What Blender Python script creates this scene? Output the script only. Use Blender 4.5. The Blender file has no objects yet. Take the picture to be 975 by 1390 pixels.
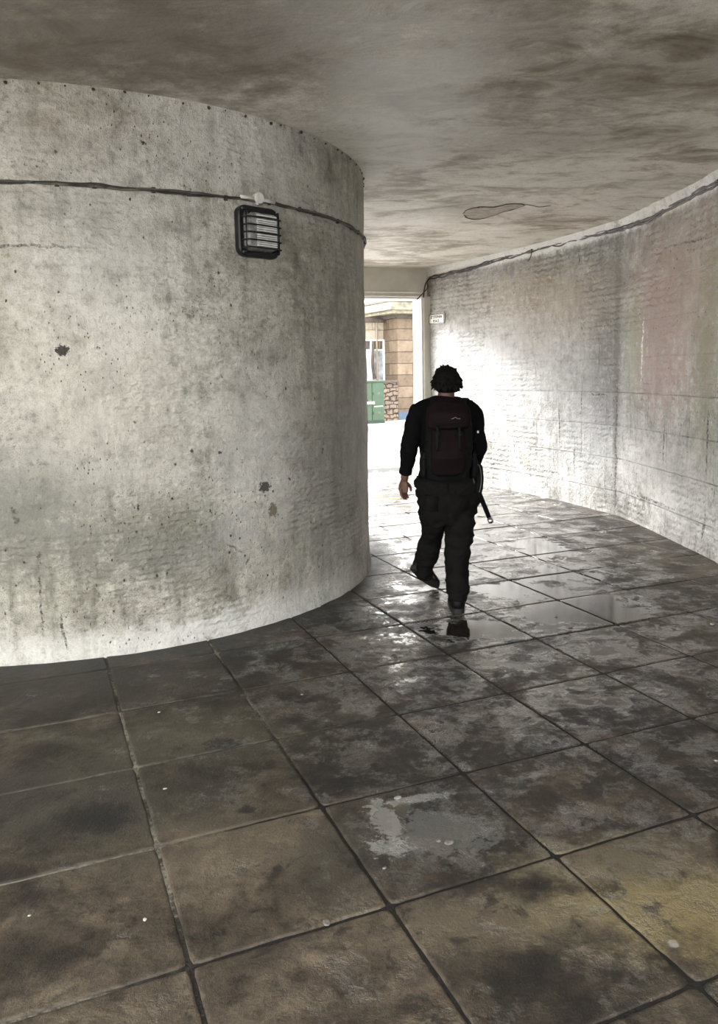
import bpy, bmesh, math, random
import numpy as np
from mathutils import Vector, Matrix, noise, Quaternion
random.seed(7)
C = bpy.context.scene.collection
PI = math.pi
H = 1.6
PITCH, ROLL, FPX = 0.132816471, 0.0194585, 1065.43466
CX, CY = 487.5, 650.0
# ---------------------------------------------------------------- camera
fwd = Vector((0, math.cos(PITCH), -math.sin(PITCH)))
dn0 = Vector((0, -math.sin(PITCH), -math.cos(PITCH)))
rt = Vector((1, 0, 0)) * math.cos(ROLL) + dn0 * math.sin(ROLL)
dn = Vector((-1, 0, 0)) * math.sin(ROLL) + dn0 * math.cos(ROLL)
cd = bpy.data.cameras.new('camera'); cam = bpy.data.objects.new('camera', cd); C.objects.link(cam)
m = Matrix((rt, -dn, -fwd)).transposed().to_4x4(); m.translation = Vector((0, 0, H))
cam.matrix_world = m
cd.sensor_fit = 'HORIZONTAL'; cd.sensor_width = 36; cd.lens = FPX / 975 * 36
cd.shift_y = (650 - 695) / 975; cd.clip_start = .05; cd.clip_end = 500
bpy.context.scene.camera = cam

def ray(x, y): return rt * ((x - CX) / FPX) + dn * ((y - CY) / FPX) + fwd
def fl(x, y, z=0.0):
    d = ray(x, y); t = (z - H) / d.z; return Vector((d.x * t, d.y * t, z))
def at(x, y, Y):
    d = ray(x, y); t = Y / d.y; return Vector((d.x * t, Y, H + d.z * t))

# ---------------------------------------------------------------- node helper
class NT:
    def __init__(s, name):
        s.m = bpy.data.materials.new(name); s.m.use_nodes = True
        s.t = s.m.node_tree; s.t.nodes.clear()
        s.out = s.t.nodes.new('ShaderNodeOutputMaterial')
        s.b = s.t.nodes.new('ShaderNodeBsdfPrincipled')
        s.t.links.new(s.b.outputs[0], s.out.inputs[0])
    def n(s, ty, **kw):
        n = s.t.nodes.new(ty)
        for k, v in kw.items():
            if hasattr(n, k): setattr(n, k, v)
        return n
    def put(s, sock, v):
        if v is None: return
        if isinstance(v, bpy.types.NodeSocket): s.t.links.new(v, sock)
        else:
            if sock.type == 'RGBA' and len(v) == 3: v = (*v, 1)
            sock.default_value = v
    def coord(s, kind='Object'):
        return s.n('ShaderNodeTexCoord').outputs[kind]
    def mapp(s, v, sc=(1, 1, 1), loc=(0, 0, 0), rot=(0, 0, 0)):
        n = s.n('ShaderNodeMapping'); s.put(n.inputs[0], v)
        n.inputs['Scale'].default_value = sc; n.inputs['Location'].default_value = loc; n.inputs['Rotation'].default_value = rot
        return n.outputs[0]
    def noise(s, v, scale, detail=4, rough=.55, dist=0, out=0):
        n = s.n('ShaderNodeTexNoise'); s.put(n.inputs['Vector'], v)
        n.inputs['Scale'].default_value = scale; n.inputs['Detail'].default_value = detail
        n.inputs['Roughness'].default_value = rough; n.inputs['Distortion'].default_value = dist
        return n.outputs[out]
    def vor(s, v, scale, feature='F1', out=0, rnd=1):
        n = s.n('ShaderNodeTexVoronoi', feature=feature); s.put(n.inputs['Vector'], v)
        n.inputs['Scale'].default_value = scale; n.inputs['Randomness'].default_value = rnd
        return n.outputs[out]
    def math(s, op, a, b=None, c=None, clamp=False):
        n = s.n('ShaderNodeMath', operation=op, use_clamp=clamp)
        s.put(n.inputs[0], a); s.put(n.inputs[1], b); s.put(n.inputs[2], c); return n.outputs[0]
    def rng(s, v, a, b, c=0, d=1, smooth=True):
        n = s.n('ShaderNodeMapRange', interpolation_type='SMOOTHSTEP' if smooth else 'LINEAR')
        s.put(n.inputs[0], v)
        for i, x in enumerate((a, b, c, d)): n.inputs[i + 1].default_value = x
        return n.outputs[0]
    def mix(s, f, a, b, mode='MIX'):
        n = s.n('ShaderNodeMix', data_type='RGBA', blend_type=mode)
        s.put(n.inputs[0], f); s.put(n.inputs[6], a); s.put(n.inputs[7], b); return n.outputs[2]
    def ramp(s, f, stops):
        n = s.n('ShaderNodeValToRGB'); s.put(n.inputs[0], f)
        e = n.color_ramp.elements
        while len(e) < len(stops): e.new(.5)
        for q, (p, c) in zip(e, stops): q.position = p; q.color = (*c, 1) if len(c) == 3 else c
        return n.outputs[0]
    def sep(s, v):
        n = s.n('ShaderNodeSeparateXYZ'); s.put(n.inputs[0], v); return n.outputs
    def bump(s, h, strength=1, dist=.01, normal=None):
        n = s.n('ShaderNodeBump'); n.inputs['Strength'].default_value = strength; n.inputs['Distance'].default_value = dist
        s.put(n.inputs['Height'], h); s.put(n.inputs['Normal'], normal); return n.outputs[0]
    def spot(s, xs, ys, x, y, rx, ry, wob, soft=.5, rot=0):
        """soft-edged blotch (1 inside) at x,y with radii rx,ry, its edge broken up by wob"""
        dx = s.math('SUBTRACT', xs, x); dy = s.math('SUBTRACT', ys, y)
        if rot:
            c, q = math.cos(rot), math.sin(rot)
            ex = s.math('ADD', s.math('MULTIPLY', dx, c), s.math('MULTIPLY', dy, q))
            ey = s.math('SUBTRACT', s.math('MULTIPLY', dy, c), s.math('MULTIPLY', dx, q)); dx, dy = ex, ey
        dx = s.math('DIVIDE', dx, rx); dy = s.math('DIVIDE', dy, ry)
        d = s.math('SQRT', s.math('ADD', s.math('MULTIPLY', dx, dx), s.math('MULTIPLY', dy, dy)))
        d = s.math('ADD', d, wob)
        return s.rng(d, 1 - soft, 1 + soft, 1, 0)
    def fin(s, col, rough=.6, normal=None, spec=None, metal=None):
        s.put(s.b.inputs['Base Color'], col); s.put(s.b.inputs['Roughness'], rough); s.put(s.b.inputs['Normal'], normal)
        if spec is not None: s.put(s.b.inputs['Specular IOR Level'], spec)
        if metal is not None: s.put(s.b.inputs['Metallic'], metal)
        return s.m

def simple(name, col, rough=.6, var=.25, scale=12, bump=.002, metal=0, spec=.5, bscale=60):
    t = NT(name); o = t.coord()
    n = t.noise(o, scale, 5); f = t.rng(n, .3, .7)
    d = tuple(c * (1 - var) for c in col); l = tuple(min(1, c * (1 + var)) for c in col)
    nb = t.bump(t.noise(o, bscale, 3), .6, bump)
    return t.fin(t.mix(f, d, l), t.rng(n, .3, .7, rough * .85, min(1, rough * 1.1)), nb, spec, metal)

# ---------------------------------------------------------------- object helpers
def link(name, me, mat=None, parent=None):
    o = bpy.data.objects.new(name, me); C.objects.link(o)
    if mat is not None and me is not None:
        for q in (mat if isinstance(mat, (list, tuple)) else [mat]): me.materials.append(q)
    if parent is not None: o.parent = parent
    return o
def obj(name, bm, mat, parent=None, smooth=False):
    me = bpy.data.meshes.new(name); bmesh.ops.recalc_face_normals(bm, faces=bm.faces[:]) if len(bm.faces) < 60000 else None
    bm.to_mesh(me); bm.free()
    if smooth: me.polygons.foreach_set('use_smooth', [True] * len(me.polygons))
    return link(name, me, mat, parent)
def tag(o, label=None, cat=None, group=None, kind=None):
    if label: o['label'] = label
    if cat: o['category'] = cat
    if group: o['group'] = group
    if kind: o['kind'] = kind
    return o
def struct(o): o['kind'] = 'structure'; return o
def empty(name, loc=(0, 0, 0), rz=0):
    o = bpy.data.objects.new(name, None); C.objects.link(o); o.location = loc; o.rotation_euler = (0, 0, rz)
    o.empty_display_size = .05; return o
def box(bm, a, b, bev=0, M=None, seg=2):
    a = Vector(a); b = Vector(b); c = (a + b) / 2; s = b - a
    r = bmesh.ops.create_cube(bm, size=1); vs = r['verts']
    for v in vs: v.co = Vector((v.co.x * s.x, v.co.y * s.y, v.co.z * s.z)) + c
    if bev:
        es = list({e for v in vs for e in v.link_edges})
        q = bmesh.ops.bevel(bm, geom=es, offset=bev, segments=seg, affect='EDGES', profile=.6)
        vs = list({v for f in q['faces'] for v in f.verts} | {v for v in vs if v.is_valid})
    if M is not None:
        for v in vs: v.co = M @ v.co
    return vs
def frame(t, up=Vector((0, 0, 1))):
    t = t.normalized(); a = up.cross(t)
    if a.length < 1e-4: a = Vector((1, 0, 0)).cross(t)
    a.normalize(); return a, t.cross(a)
def tube(bm, pts, rad, n=12, up=Vector((0, 0, 1)), cap=True, power=2):
    """loft along pts; rad item = r or (ra, rb): ra along `side`, rb along `other`"""
    pts = [Vector(p) for p in pts]; rings = []
    if not isinstance(rad, (list, tuple)): rad = [rad] * len(pts)
    prev = None
    for i, p in enumerate(pts):
        t = (pts[min(i + 1, len(pts) - 1)] - pts[max(i - 1, 0)]).normalized()
        a, b = frame(t, up)
        if prev is not None and a.dot(prev) < 0: a, b = -a, -b
        prev = a
        ra, rb = rad[i] if isinstance(rad[i], (list, tuple)) else (rad[i], rad[i])
        ring = []
        for k in range(n):
            w = 2 * PI * k / n; cw, sw = math.cos(w), math.sin(w)
            e = 2 / power
            x = math.copysign(abs(cw) ** e, cw) * ra; y = math.copysign(abs(sw) ** e, sw) * rb
            ring.append(bm.verts.new(p + a * x + b * y))
        rings.append(ring)
    for A, B in zip(rings, rings[1:]):
        for k in range(n): bm.faces.new((A[k], A[(k + 1) % n], B[(k + 1) % n], B[k]))
    if cap:
        bm.faces.new(rings[0][::-1]); bm.faces.new(rings[-1])
    return rings
def ball(bm, c, r, u=16, v=10):
    q = bmesh.ops.create_uvsphere(bm, u_segments=u, v_segments=v, radius=1)['verts']
    r = (r, r, r) if not isinstance(r, (tuple, list)) else r
    for w in q: w.co = Vector((w.co.x * r[0], w.co.y * r[1], w.co.z * r[2])) + Vector(c)
    return q
def remesh(bm, voxel, smooth=4, disp=None):
    """weld overlapping closed shapes into one continuous surface"""
    me = bpy.data.meshes.new('tmp'); bm.to_mesh(me); bm.free()
    o = bpy.data.objects.new('tmp', me); C.objects.link(o)
    r = o.modifiers.new('r', 'REMESH'); r.mode = 'VOXEL'; r.voxel_size = voxel
    if smooth:
        s = o.modifiers.new('s', 'SMOOTH'); s.factor = .5; s.iterations = smooth
    dg = bpy.context.evaluated_depsgraph_get(); ev = o.evaluated_get(dg)
    res = bpy.data.meshes.new_from_object(ev, depsgraph=dg)
    bpy.data.objects.remove(o); bpy.data.meshes.remove(me)
    if disp:
        res.update(); nv = len(res.vertices)
        new = []
        for v in res.vertices:
            new.append(v.co + v.normal * disp(v.co, v.normal))
        for v, c in zip(res.vertices, new): v.co = c
    res.polygons.foreach_set('use_smooth', [True] * len(res.polygons))
    return res
def crv(p, ks):      # interpolate list of (key, *values)
    for (a, b) in zip(ks, ks[1:]):
        if p <= b[0]:
            t = max(0, (p - a[0]) / (b[0] - a[0])); return [x + (y - x) * t for x, y in zip(a[1:], b[1:])]
    return list(ks[-1][1:])
def spline(pts, n=8):
    pts = [Vector(p) for p in pts]; P = [2 * pts[0] - pts[1]] + pts + [2 * pts[-1] - pts[-2]]; out = []
    for i in range(1, len(P) - 2):
        a, b, c, d = P[i - 1:i + 3]
        for k in range(n):
            t = k / n
            out.append(.5 * ((2 * b) + (c - a) * t + (2 * a - 5 * b + 4 * c - d) * t * t + (3 * b - a - 3 * c + d) * t ** 3))
    out.append(pts[-1]); return out

# ================================================================ GEOMETRY OF THE PLACE
ZC = 3.15                                   # ceiling height
CC = Vector((-1.4061 * 1.6, 4.118 * 1.6)); CR = 1.455 * 1.6     # round wall
TS = .37736 * 1.6; TO = Vector((-.738325 * 1.6, 2.269377 * 1.6)); TA = .392007814
TU = Vector((math.cos(TA), math.sin(TA))); TV = Vector((math.sin(TA), -math.cos(TA)))
def cylpt(deg, z, off=0):
    a = math.radians(deg); return Vector((CC.x + (CR + off) * math.cos(a), CC.y + (CR + off) * math.sin(a), z))
def cylhit(x, y):
    d = ray(x, y); a = d.x ** 2 + d.y ** 2; b = -2 * (d.x * CC.x + d.y * CC.y); c = CC.x ** 2 + CC.y ** 2 - CR ** 2
    t = (-b - math.sqrt(max(0, b * b - 4 * a * c))) / 2 / a; p = d * t
    return math.atan2(p.y - CC.y, p.x - CC.x), H + p.z      # angle, z
def cyluv(x, y):
    a, z = cylhit(x, y); return (a + PI) * CR, z
# end wall frame: jamb corner JC, runs to the left along -EU, thickness along EN
JC = Vector((.99, 12.08)); EA = math.radians(17); EU = Vector((math.cos(EA), math.sin(EA))); EN = Vector((-math.sin(EA), math.cos(EA)))
WR = spline([(2.84, -3.2, 0), (2.9, 1, 0), (2.93, 4.5, 0), (2.935, 6.3, 0), (2.918, 7.42, 0), (2.84, 8.5, 0)], 10) + \
     spline([(2.84, 8.5, 0), (2.46, 9.6, 0), (1.84, 10.92, 0), (1.42, 11.6, 0), (1.09, 12.15, 0), (.98, 12.33, 0)], 10)[1:]
WS = [0]
for a, b in zip(WR, WR[1:]): WS.append(WS[-1] + (b - a).length)
def wallpt(s, z, off=0):
    s = min(max(s, 0), WS[-1] - 1e-6)
    for i in range(len(WS) - 1):
        if s <= WS[i + 1]:
            t = (s - WS[i]) / (WS[i + 1] - WS[i]); p = WR[i].lerp(WR[i + 1], t); d = (WR[min(i + 2, len(WR) - 1)] - WR[max(i - 1, 0)]).normalized()
            nrm = Vector((-d.y, d.x, 0)); return Vector((p.x, p.y, z)) + nrm * off
def wallhit(x, y):
    d = ray(x, y); r = d.x / d.y; best = None
    for i in range(len(WR) - 1):
        a, b = WR[i], WR[i + 1]; fa = a.x - r * a.y; fb = b.x - r * b.y
        if a.y > 1 and fa * fb <= 0:
            t = fa / (fa - fb) if fa != fb else 0; p = a.lerp(b, t); k = p.y / d.y
            return WS[i] + t * (WS[i + 1] - WS[i]), H + d.z * k
    return WS[-1], H

# ---------------------------------------------------------------- materials
def wall_material(name, cols, spots, blocks=False, courses=False):
    t = NT(name); uv = t.coord('UV'); s = t.sep(uv); U, V = s[0], s[1]
    big = t.noise(uv, .9, 7, .62, .4)
    med = t.noise(uv, 4.2, 8, .66, .3)
    fine = t.noise(uv, 26, 6, .7)
    grit = t.noise(uv, 120, 3, .7)
    strk = t.noise(t.mapp(uv, (7, .8, 1)), 1.6, 6, .65)
    hstr = t.noise(t.mapp(uv, (.9, 9, 1)), 1.8, 6, .65)
    f = t.math('ADD', t.math('MULTIPLY', big, .45), t.math('MULTIPLY', med, .55))
    col = t.ramp(t.rng(f, .34, .66, 0, 1, False), cols)
    col = t.mix(.9, col, t.ramp(strk, [(.3, (.5, .5, .47)), (.5, (.95, .95, .95)), (.62, (1, 1, 1))]), 'MULTIPLY')
    col = t.mix(.7, col, t.ramp(hstr, [(.3, (.7, .7, .69)), (.46, (1, 1, 1))]), 'MULTIPLY')
    col = t.mix(.85, col, t.ramp(fine, [(.33, (.30, .29, .26)), (.47, (.88, .88, .87)), (.62, (1.08, 1.08, 1.08))]), 'MULTIPLY')
    col = t.mix(.6, col, t.ramp(grit, [(.34, (.3, .3, .28)), (.5, (1, 1, 1))]), 'MULTIPLY')
    wob = t.rng(t.noise(uv, 9, 6, .75), .25, .75, -.9, .9, False)
    wobf = t.rng(t.noise(uv, 45, 4, .75), .25, .75, -.8, .8, False)
    UW = t.math('ADD', U, t.math('MULTIPLY', t.math('SUBTRACT', t.noise(uv, 7, 5, .7), .5), .07)); VW = t.math('ADD', V, t.math('MULTIPLY', t.math('SUBTRACT', t.noise(t.mapp(uv, loc=(5, 3, 0)), 7, 5, .7), .5), .07))
    # dark chips and pits
    chipm = t.rng(t.noise(uv, 1.9, 4, .6), .48, .6)
    v1 = t.vor(t.mapp(uv, (1.0, .75, 1)), 13); v2 = t.vor(t.mapp(uv, (1.3, .7, 1), (3, 1, 0)), 31)
    c1 = t.rng(t.math('ADD', v1, t.math('MULTIPLY', wobf, .09)), .05, .11, 1, 0)
    c2 = t.math('MULTIPLY', t.rng(t.math('ADD', v2, t.math('MULTIPLY', wobf, .1)), .08, .16, 1, 0), chipm)
    chips = t.math('MAXIMUM', t.math('MULTIPLY', c1, t.rng(t.noise(uv, 3.7, 2), .47, .55)), c2)
    # flaking smudges in clusters
    smud = t.math('MULTIPLY', t.rng(t.noise(uv, 17, 7, .82), .56, .66), t.rng(t.noise(uv, 1.3, 3, .5), .5, .63))
    col = t.mix(t.math('MULTIPLY', smud, .75), col, (.07, .068, .055))
    hgt = t.math('ADD', t.math('MULTIPLY', med, .9), t.math('MULTIPLY', fine, .42))
    hgt = t.math('ADD', hgt, t.math('MULTIPLY', grit, .10))
    hgt = t.math('ADD', hgt, t.math('MULTIPLY', strk, .35))
    if courses:                      # brush-dragged rows left in the thick paint
        w = t.n('ShaderNodeTexWave', wave_type='BANDS', bands_direction='Y'); t.put(w.inputs[0], uv)
        w.inputs['Scale'].default_value = 7.5; w.inputs['Distortion'].default_value = 3.5; w.inputs['Detail'].default_value = 3; w.inputs['Detail Scale'].default_value = 3
        msk = t.rng(t.noise(uv, 1.1, 3, .5), .44, .6)
        cell = t.vor(t.mapp(uv, (22, 38, 1)), 1)
        hgt = t.math('ADD', hgt, t.math('MULTIPLY', t.math('MULTIPLY', w.outputs[1], msk), .16))
        hgt = t.math('ADD', hgt, t.math('MULTIPLY', t.math('MULTIPLY', cell, msk), .22))
    if blocks:
        br = t.n('ShaderNodeTexBrick'); t.put(br.inputs['Vector'], t.math and t.mapp(uv, (1, 1, 1), (0, .09, 0)))
        br.inputs['Scale'].default_value = 1; br.inputs['Brick Width'].default_value = .92; br.inputs['Row Height'].default_value = .36
        br.inputs['Mortar Size'].default_value = .007; br.inputs['Mortar Smooth'].default_value = .5
        br.inputs['Color1'].default_value = (0, 0, 0, 1); br.inputs['Color2'].default_value = (0, 0, 0, 1); br.inputs['Mortar'].default_value = (1, 1, 1, 1)
        gate = t.math('MULTIPLY', t.rng(t.noise(uv, 2.3, 5, .6), .45, .56), t.rng(V, 1.0, 2.2, 1, .25))
        jl = t.math('MULTIPLY', br.outputs[1], gate)
        col = t.mix(t.math('MULTIPLY', jl, t.rng(fine, .4, .55, .25, .95)), col, (.02, .018, .015))
        hgt = t.math('SUBTRACT', hgt, t.math('MULTIPLY', t.math('MULTIPLY', br.outputs[1], t.rng(V, 1.0, 1.8, 1, .12)), .5))
        w = t.n('ShaderNodeTexWave', wave_type='BANDS', bands_direction='Y'); t.put(w.inputs[0], uv)
        w.inputs['Scale'].default_value = 4.6; w.inputs['Distortion'].default_value = 4; w.inputs['Detail'].default_value = 3; w.inputs['Detail Scale'].default_value = 3
        hgt = t.math('ADD', hgt, t.math('MULTIPLY', t.math('MULTIPLY', w.outputs[1], t.rng(t.noise(uv, 1.2, 2), .42, .6)), .3))
    if blocks:                       # fresher white band where the wall meets the ceiling
        col = t.mix(t.rng(t.math('ADD', V, t.math('MULTIPLY', wob, .03)), 2.99, 3.04, 0, .8), col, (.84, .83, .79))
        gate2 = t.math('MULTIPLY', t.rng(V, .5, 1.5, 1, 0), t.rng(t.noise(uv, 3.1, 6, .75), .45, .52))
        col = t.mix(t.math('MULTIPLY', t.math('MULTIPLY', gate2, t.rng(t.noise(uv, 31, 5, .8), .52, .6)), .7), col, (.05, .045, .04))
    for (u, v, ru, rv, colr, a, soft, wb, rot) in spots:
        a = min(1, a * (1.3 if blocks else 1))
        if min(ru, rv) < .03:
            sp = t.spot(UW, VW, u, v, ru, rv, wobf, soft, rot); a_ = t.math('MULTIPLY', t.rng(fine, .42, .54), min(1, a * 1.15))
            col = t.mix(t.math('MULTIPLY', sp, a_), col, colr); continue
        sp = t.spot(U, V, u, v, ru, rv, wob if wb == 1 else (wobf if wb == 2 else 0), soft, rot)
        col = t.mix(t.math('MULTIPLY', sp, a), col, colr)
    col = t.mix(t.math('MULTIPLY', chips, .9), col, (.025, .022, .018))
    hgt = t.math('SUBTRACT', hgt, t.math('MULTIPLY', chips, .25))
    nb = t.bump(hgt, 1.0, .032)
    return t.fin(col, t.rng(fine, .3, .7, .38, .62), nb, .4)

BR = (.22, .17, .115); DK = (.03, .026, .02); OL = (.19, .19, .13); WH = (.86, .86, .83); GY = (.2, .2, .18)
def cs(x, y, ru, rv, col, a=.8, soft=.4, wb=1, rot=0):
    u, v = cyluv(x, y); return (u, v, ru, rv, col, a, soft, wb, rot)
left_spots = [
    cs(235, 740, .50, .2, GY, .75, .6), cs(10, 700, .5, .3, GY, .75, .6), cs(250, 700, .3, .15, OL, .5, .6), cs(200, 870, 1.2, .1, WH, .5, .5), cs(400, 820, .8, .12, WH, .45, .5), cs(60, 760, .5, .4, OL, .3, .8), cs(475, 600, .9, .9, GY, .6, .8), cs(470, 350, .9, .6, GY, .35, .8),  # large greys at the right edge paint in the cylinder's shading
    cs(120, 640, .8, .3, GY, .28, .8), cs(420, 700, .4, .5, GY, .3, .8),
    cs(75, 380, .5, .5, (.42, .38, .28), .3, .8), cs(90, 150, .3, .35, (.42, .37, .28), .35, .7), cs(200, 175, .5, .12, BR, .25, .7),
    cs(340, 600, .35, .6, WH, .35, .8), cs(160, 520, .5, .5, (.85, .82, .72), .45, .8), cs(150, 330, .45, .5, WH, .3, .8), cs(330, 200, .6, .3, WH, .3, .8),
    cs(370, 693, .035, .045, (.17, .13, .09), .9, .2, 2), cs(359, 661, .045, .031, DK, .9, .15, 2), cs(354, 686, .02, .006, DK, .9, .3, 0, .9),
    cs(84, 476, .034, .031, DK, .95, .15, 2), cs(132, 474, .012, .012, DK, .9, .2, 2),
    cs(56, 820, .006, .17, DK, .75, .4, 0), cs(86, 858, .007, .1, DK, .8, .4, 2, .12), cs(52, 760, .012, .05, DK, .6, .4, 2),
    cs(320, 745, .06, .008, DK, .6, .4, 2, -.5), cs(335, 760, .03, .008, DK, .7, .4, 2, 1.0), cs(300, 615, .014, .01, DK, .8, .3, 2), cs(262, 614, .01, .02, DK, .8, .3, 2),
    cs(475, 700, .07, .008, DK, .6, .4, 2, .4), cs(430, 715, .05, .008, DK, .6, .4, 2, .2), cs(187, 688, .008, .02, DK, .8, .3, 2),
    cs(20, 700, .02, .05, DK, .6, .4, 2, .3), cs(195, 194, .012, .012, DK, .9, .3, 2), cs(60, 335, .22, .008, (.1, .09, .07), .6, .5, 2), cs(10, 335, .14, .006, DK, .6, .5, 2),
]
M_left = wall_material('painted_render_round', [(0, (.15, .137, .108)), (.26, (.35, .33, .275)), (.54, (.58, .555, .485)), (1, (.78, .755, .685))], left_spots, courses=True)
def ws(x, y, ru, rv, col, a=.8, soft=.4, wb=1, rot=0):
    u, v = wallhit(x, y); return (u, v, ru, rv, col, a, soft, wb, rot)
right_spots = [
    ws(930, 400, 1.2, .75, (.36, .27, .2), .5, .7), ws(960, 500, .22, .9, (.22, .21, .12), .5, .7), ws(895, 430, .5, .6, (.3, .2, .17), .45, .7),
    ws(820, 480, .35, .9, (.13, .12, .11), .6, .7), ws(735, 420, 1.2, .42, (.34, .28, .2), .55, .7), ws(670, 410, 1.1, .3, (.36, .31, .23), .4, .7),  # dark grey by the seam is shade painted into the wall colour
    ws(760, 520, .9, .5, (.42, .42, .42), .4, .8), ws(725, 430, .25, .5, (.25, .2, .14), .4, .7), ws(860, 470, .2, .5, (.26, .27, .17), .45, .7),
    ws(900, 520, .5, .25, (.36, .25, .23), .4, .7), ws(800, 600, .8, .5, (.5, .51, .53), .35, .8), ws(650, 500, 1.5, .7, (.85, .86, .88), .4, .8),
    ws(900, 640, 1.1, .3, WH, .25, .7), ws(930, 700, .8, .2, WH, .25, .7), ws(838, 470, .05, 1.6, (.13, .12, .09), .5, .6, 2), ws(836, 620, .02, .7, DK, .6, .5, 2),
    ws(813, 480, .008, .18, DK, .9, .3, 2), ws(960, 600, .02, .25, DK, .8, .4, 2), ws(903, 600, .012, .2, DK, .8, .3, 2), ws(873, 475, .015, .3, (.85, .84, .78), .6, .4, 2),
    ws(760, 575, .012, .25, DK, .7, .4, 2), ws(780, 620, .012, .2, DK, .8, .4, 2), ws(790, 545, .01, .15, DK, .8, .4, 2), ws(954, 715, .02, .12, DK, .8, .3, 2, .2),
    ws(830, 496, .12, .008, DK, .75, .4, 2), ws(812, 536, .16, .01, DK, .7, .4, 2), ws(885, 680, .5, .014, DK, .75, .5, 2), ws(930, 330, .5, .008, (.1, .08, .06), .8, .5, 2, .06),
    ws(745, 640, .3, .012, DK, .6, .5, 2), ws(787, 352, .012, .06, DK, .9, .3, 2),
]
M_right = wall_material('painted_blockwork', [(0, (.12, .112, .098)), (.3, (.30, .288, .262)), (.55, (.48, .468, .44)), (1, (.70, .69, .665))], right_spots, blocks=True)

def ceiling_material():
    t = NT('stained_shaded_ceiling_paint'); o = t.coord('Object'); s = t.sep(o)
    p = t.mapp(o, (1, 1.15, 1), rot=(0, 0, -.35))
    big = t.noise(p, .75, 7, .6, .8); med = t.noise(t.mapp(o, (1, 1.7, 1), rot=(0, 0, -.25)), 2.2, 8, .68, .6); fine = t.noise(o, 22, 6, .7)
    f = t.math('ADD', t.math('MULTIPLY', big, .5), t.math('MULTIPLY', med, .5))
    col = t.ramp(t.rng(f, .36, .64, 0, 1, False), [(0, (.19, .155, .115)), (.30, (.46, .41, .335)), (.52, (.76, .715, .63)), (1, (.92, .89, .82))])
    col = t.mix(.6, col, t.ramp(fine, [(.3, (.6, .58, .54)), (.5, (1, 1, 1))]), 'MULTIPLY')
    col = t.mix(.5, col, t.ramp(t.noise(o, 130, 3, .7), [(.32, (.45, .43, .4)), (.5, (1, 1, 1))]), 'MULTIPLY')
    v = t.vor(o, 2.3); chips = t.rng(t.math('ADD', v, t.math('MULTIPLY', fine, .02)), .02, .034, 1, 0)
    col = t.mix(chips, col, (.03, .025, .02))
    wob = t.rng(t.noise(o, 5, 6, .7), .25, .75, -.8, .8, False)
    for (x, y, rx, ry, c, a) in ((860, 100, 1.1, .5, (.2, .16, .11), .45), (640, 285, .5, .35, (.3, .26, .2), .45), (280, 60, 1.1, .8, (.2, .17, .14), .6), (80, 40, 1.2, .8, (.2, .17, .14), .6), (420, 20, .35, .5, (.7, .69, .65), .3), (760, 190, .9, .4, (.25, .21, .16), .4),  # top-left dark patches: the round wall's shadow painted into the ceiling
                                 (700, 40, .5, .3, (.22, .18, .13), .4), (555, 150, .4, 1.3, (.92, .9, .86), .6), (860, 250, .9, .3, (.7, .68, .62), .3)):  # tall pale patch: the lit middle of the ceiling painted brighter
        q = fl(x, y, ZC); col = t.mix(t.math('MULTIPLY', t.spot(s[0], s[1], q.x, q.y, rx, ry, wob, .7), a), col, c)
    nb = t.bump(t.math('ADD', t.math('MULTIPLY', med, .7), t.math('MULTIPLY', fine, .18)), .8, .02)
    return t.fin(col, .6, nb, .35)
M_ceil = ceiling_material()

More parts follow.
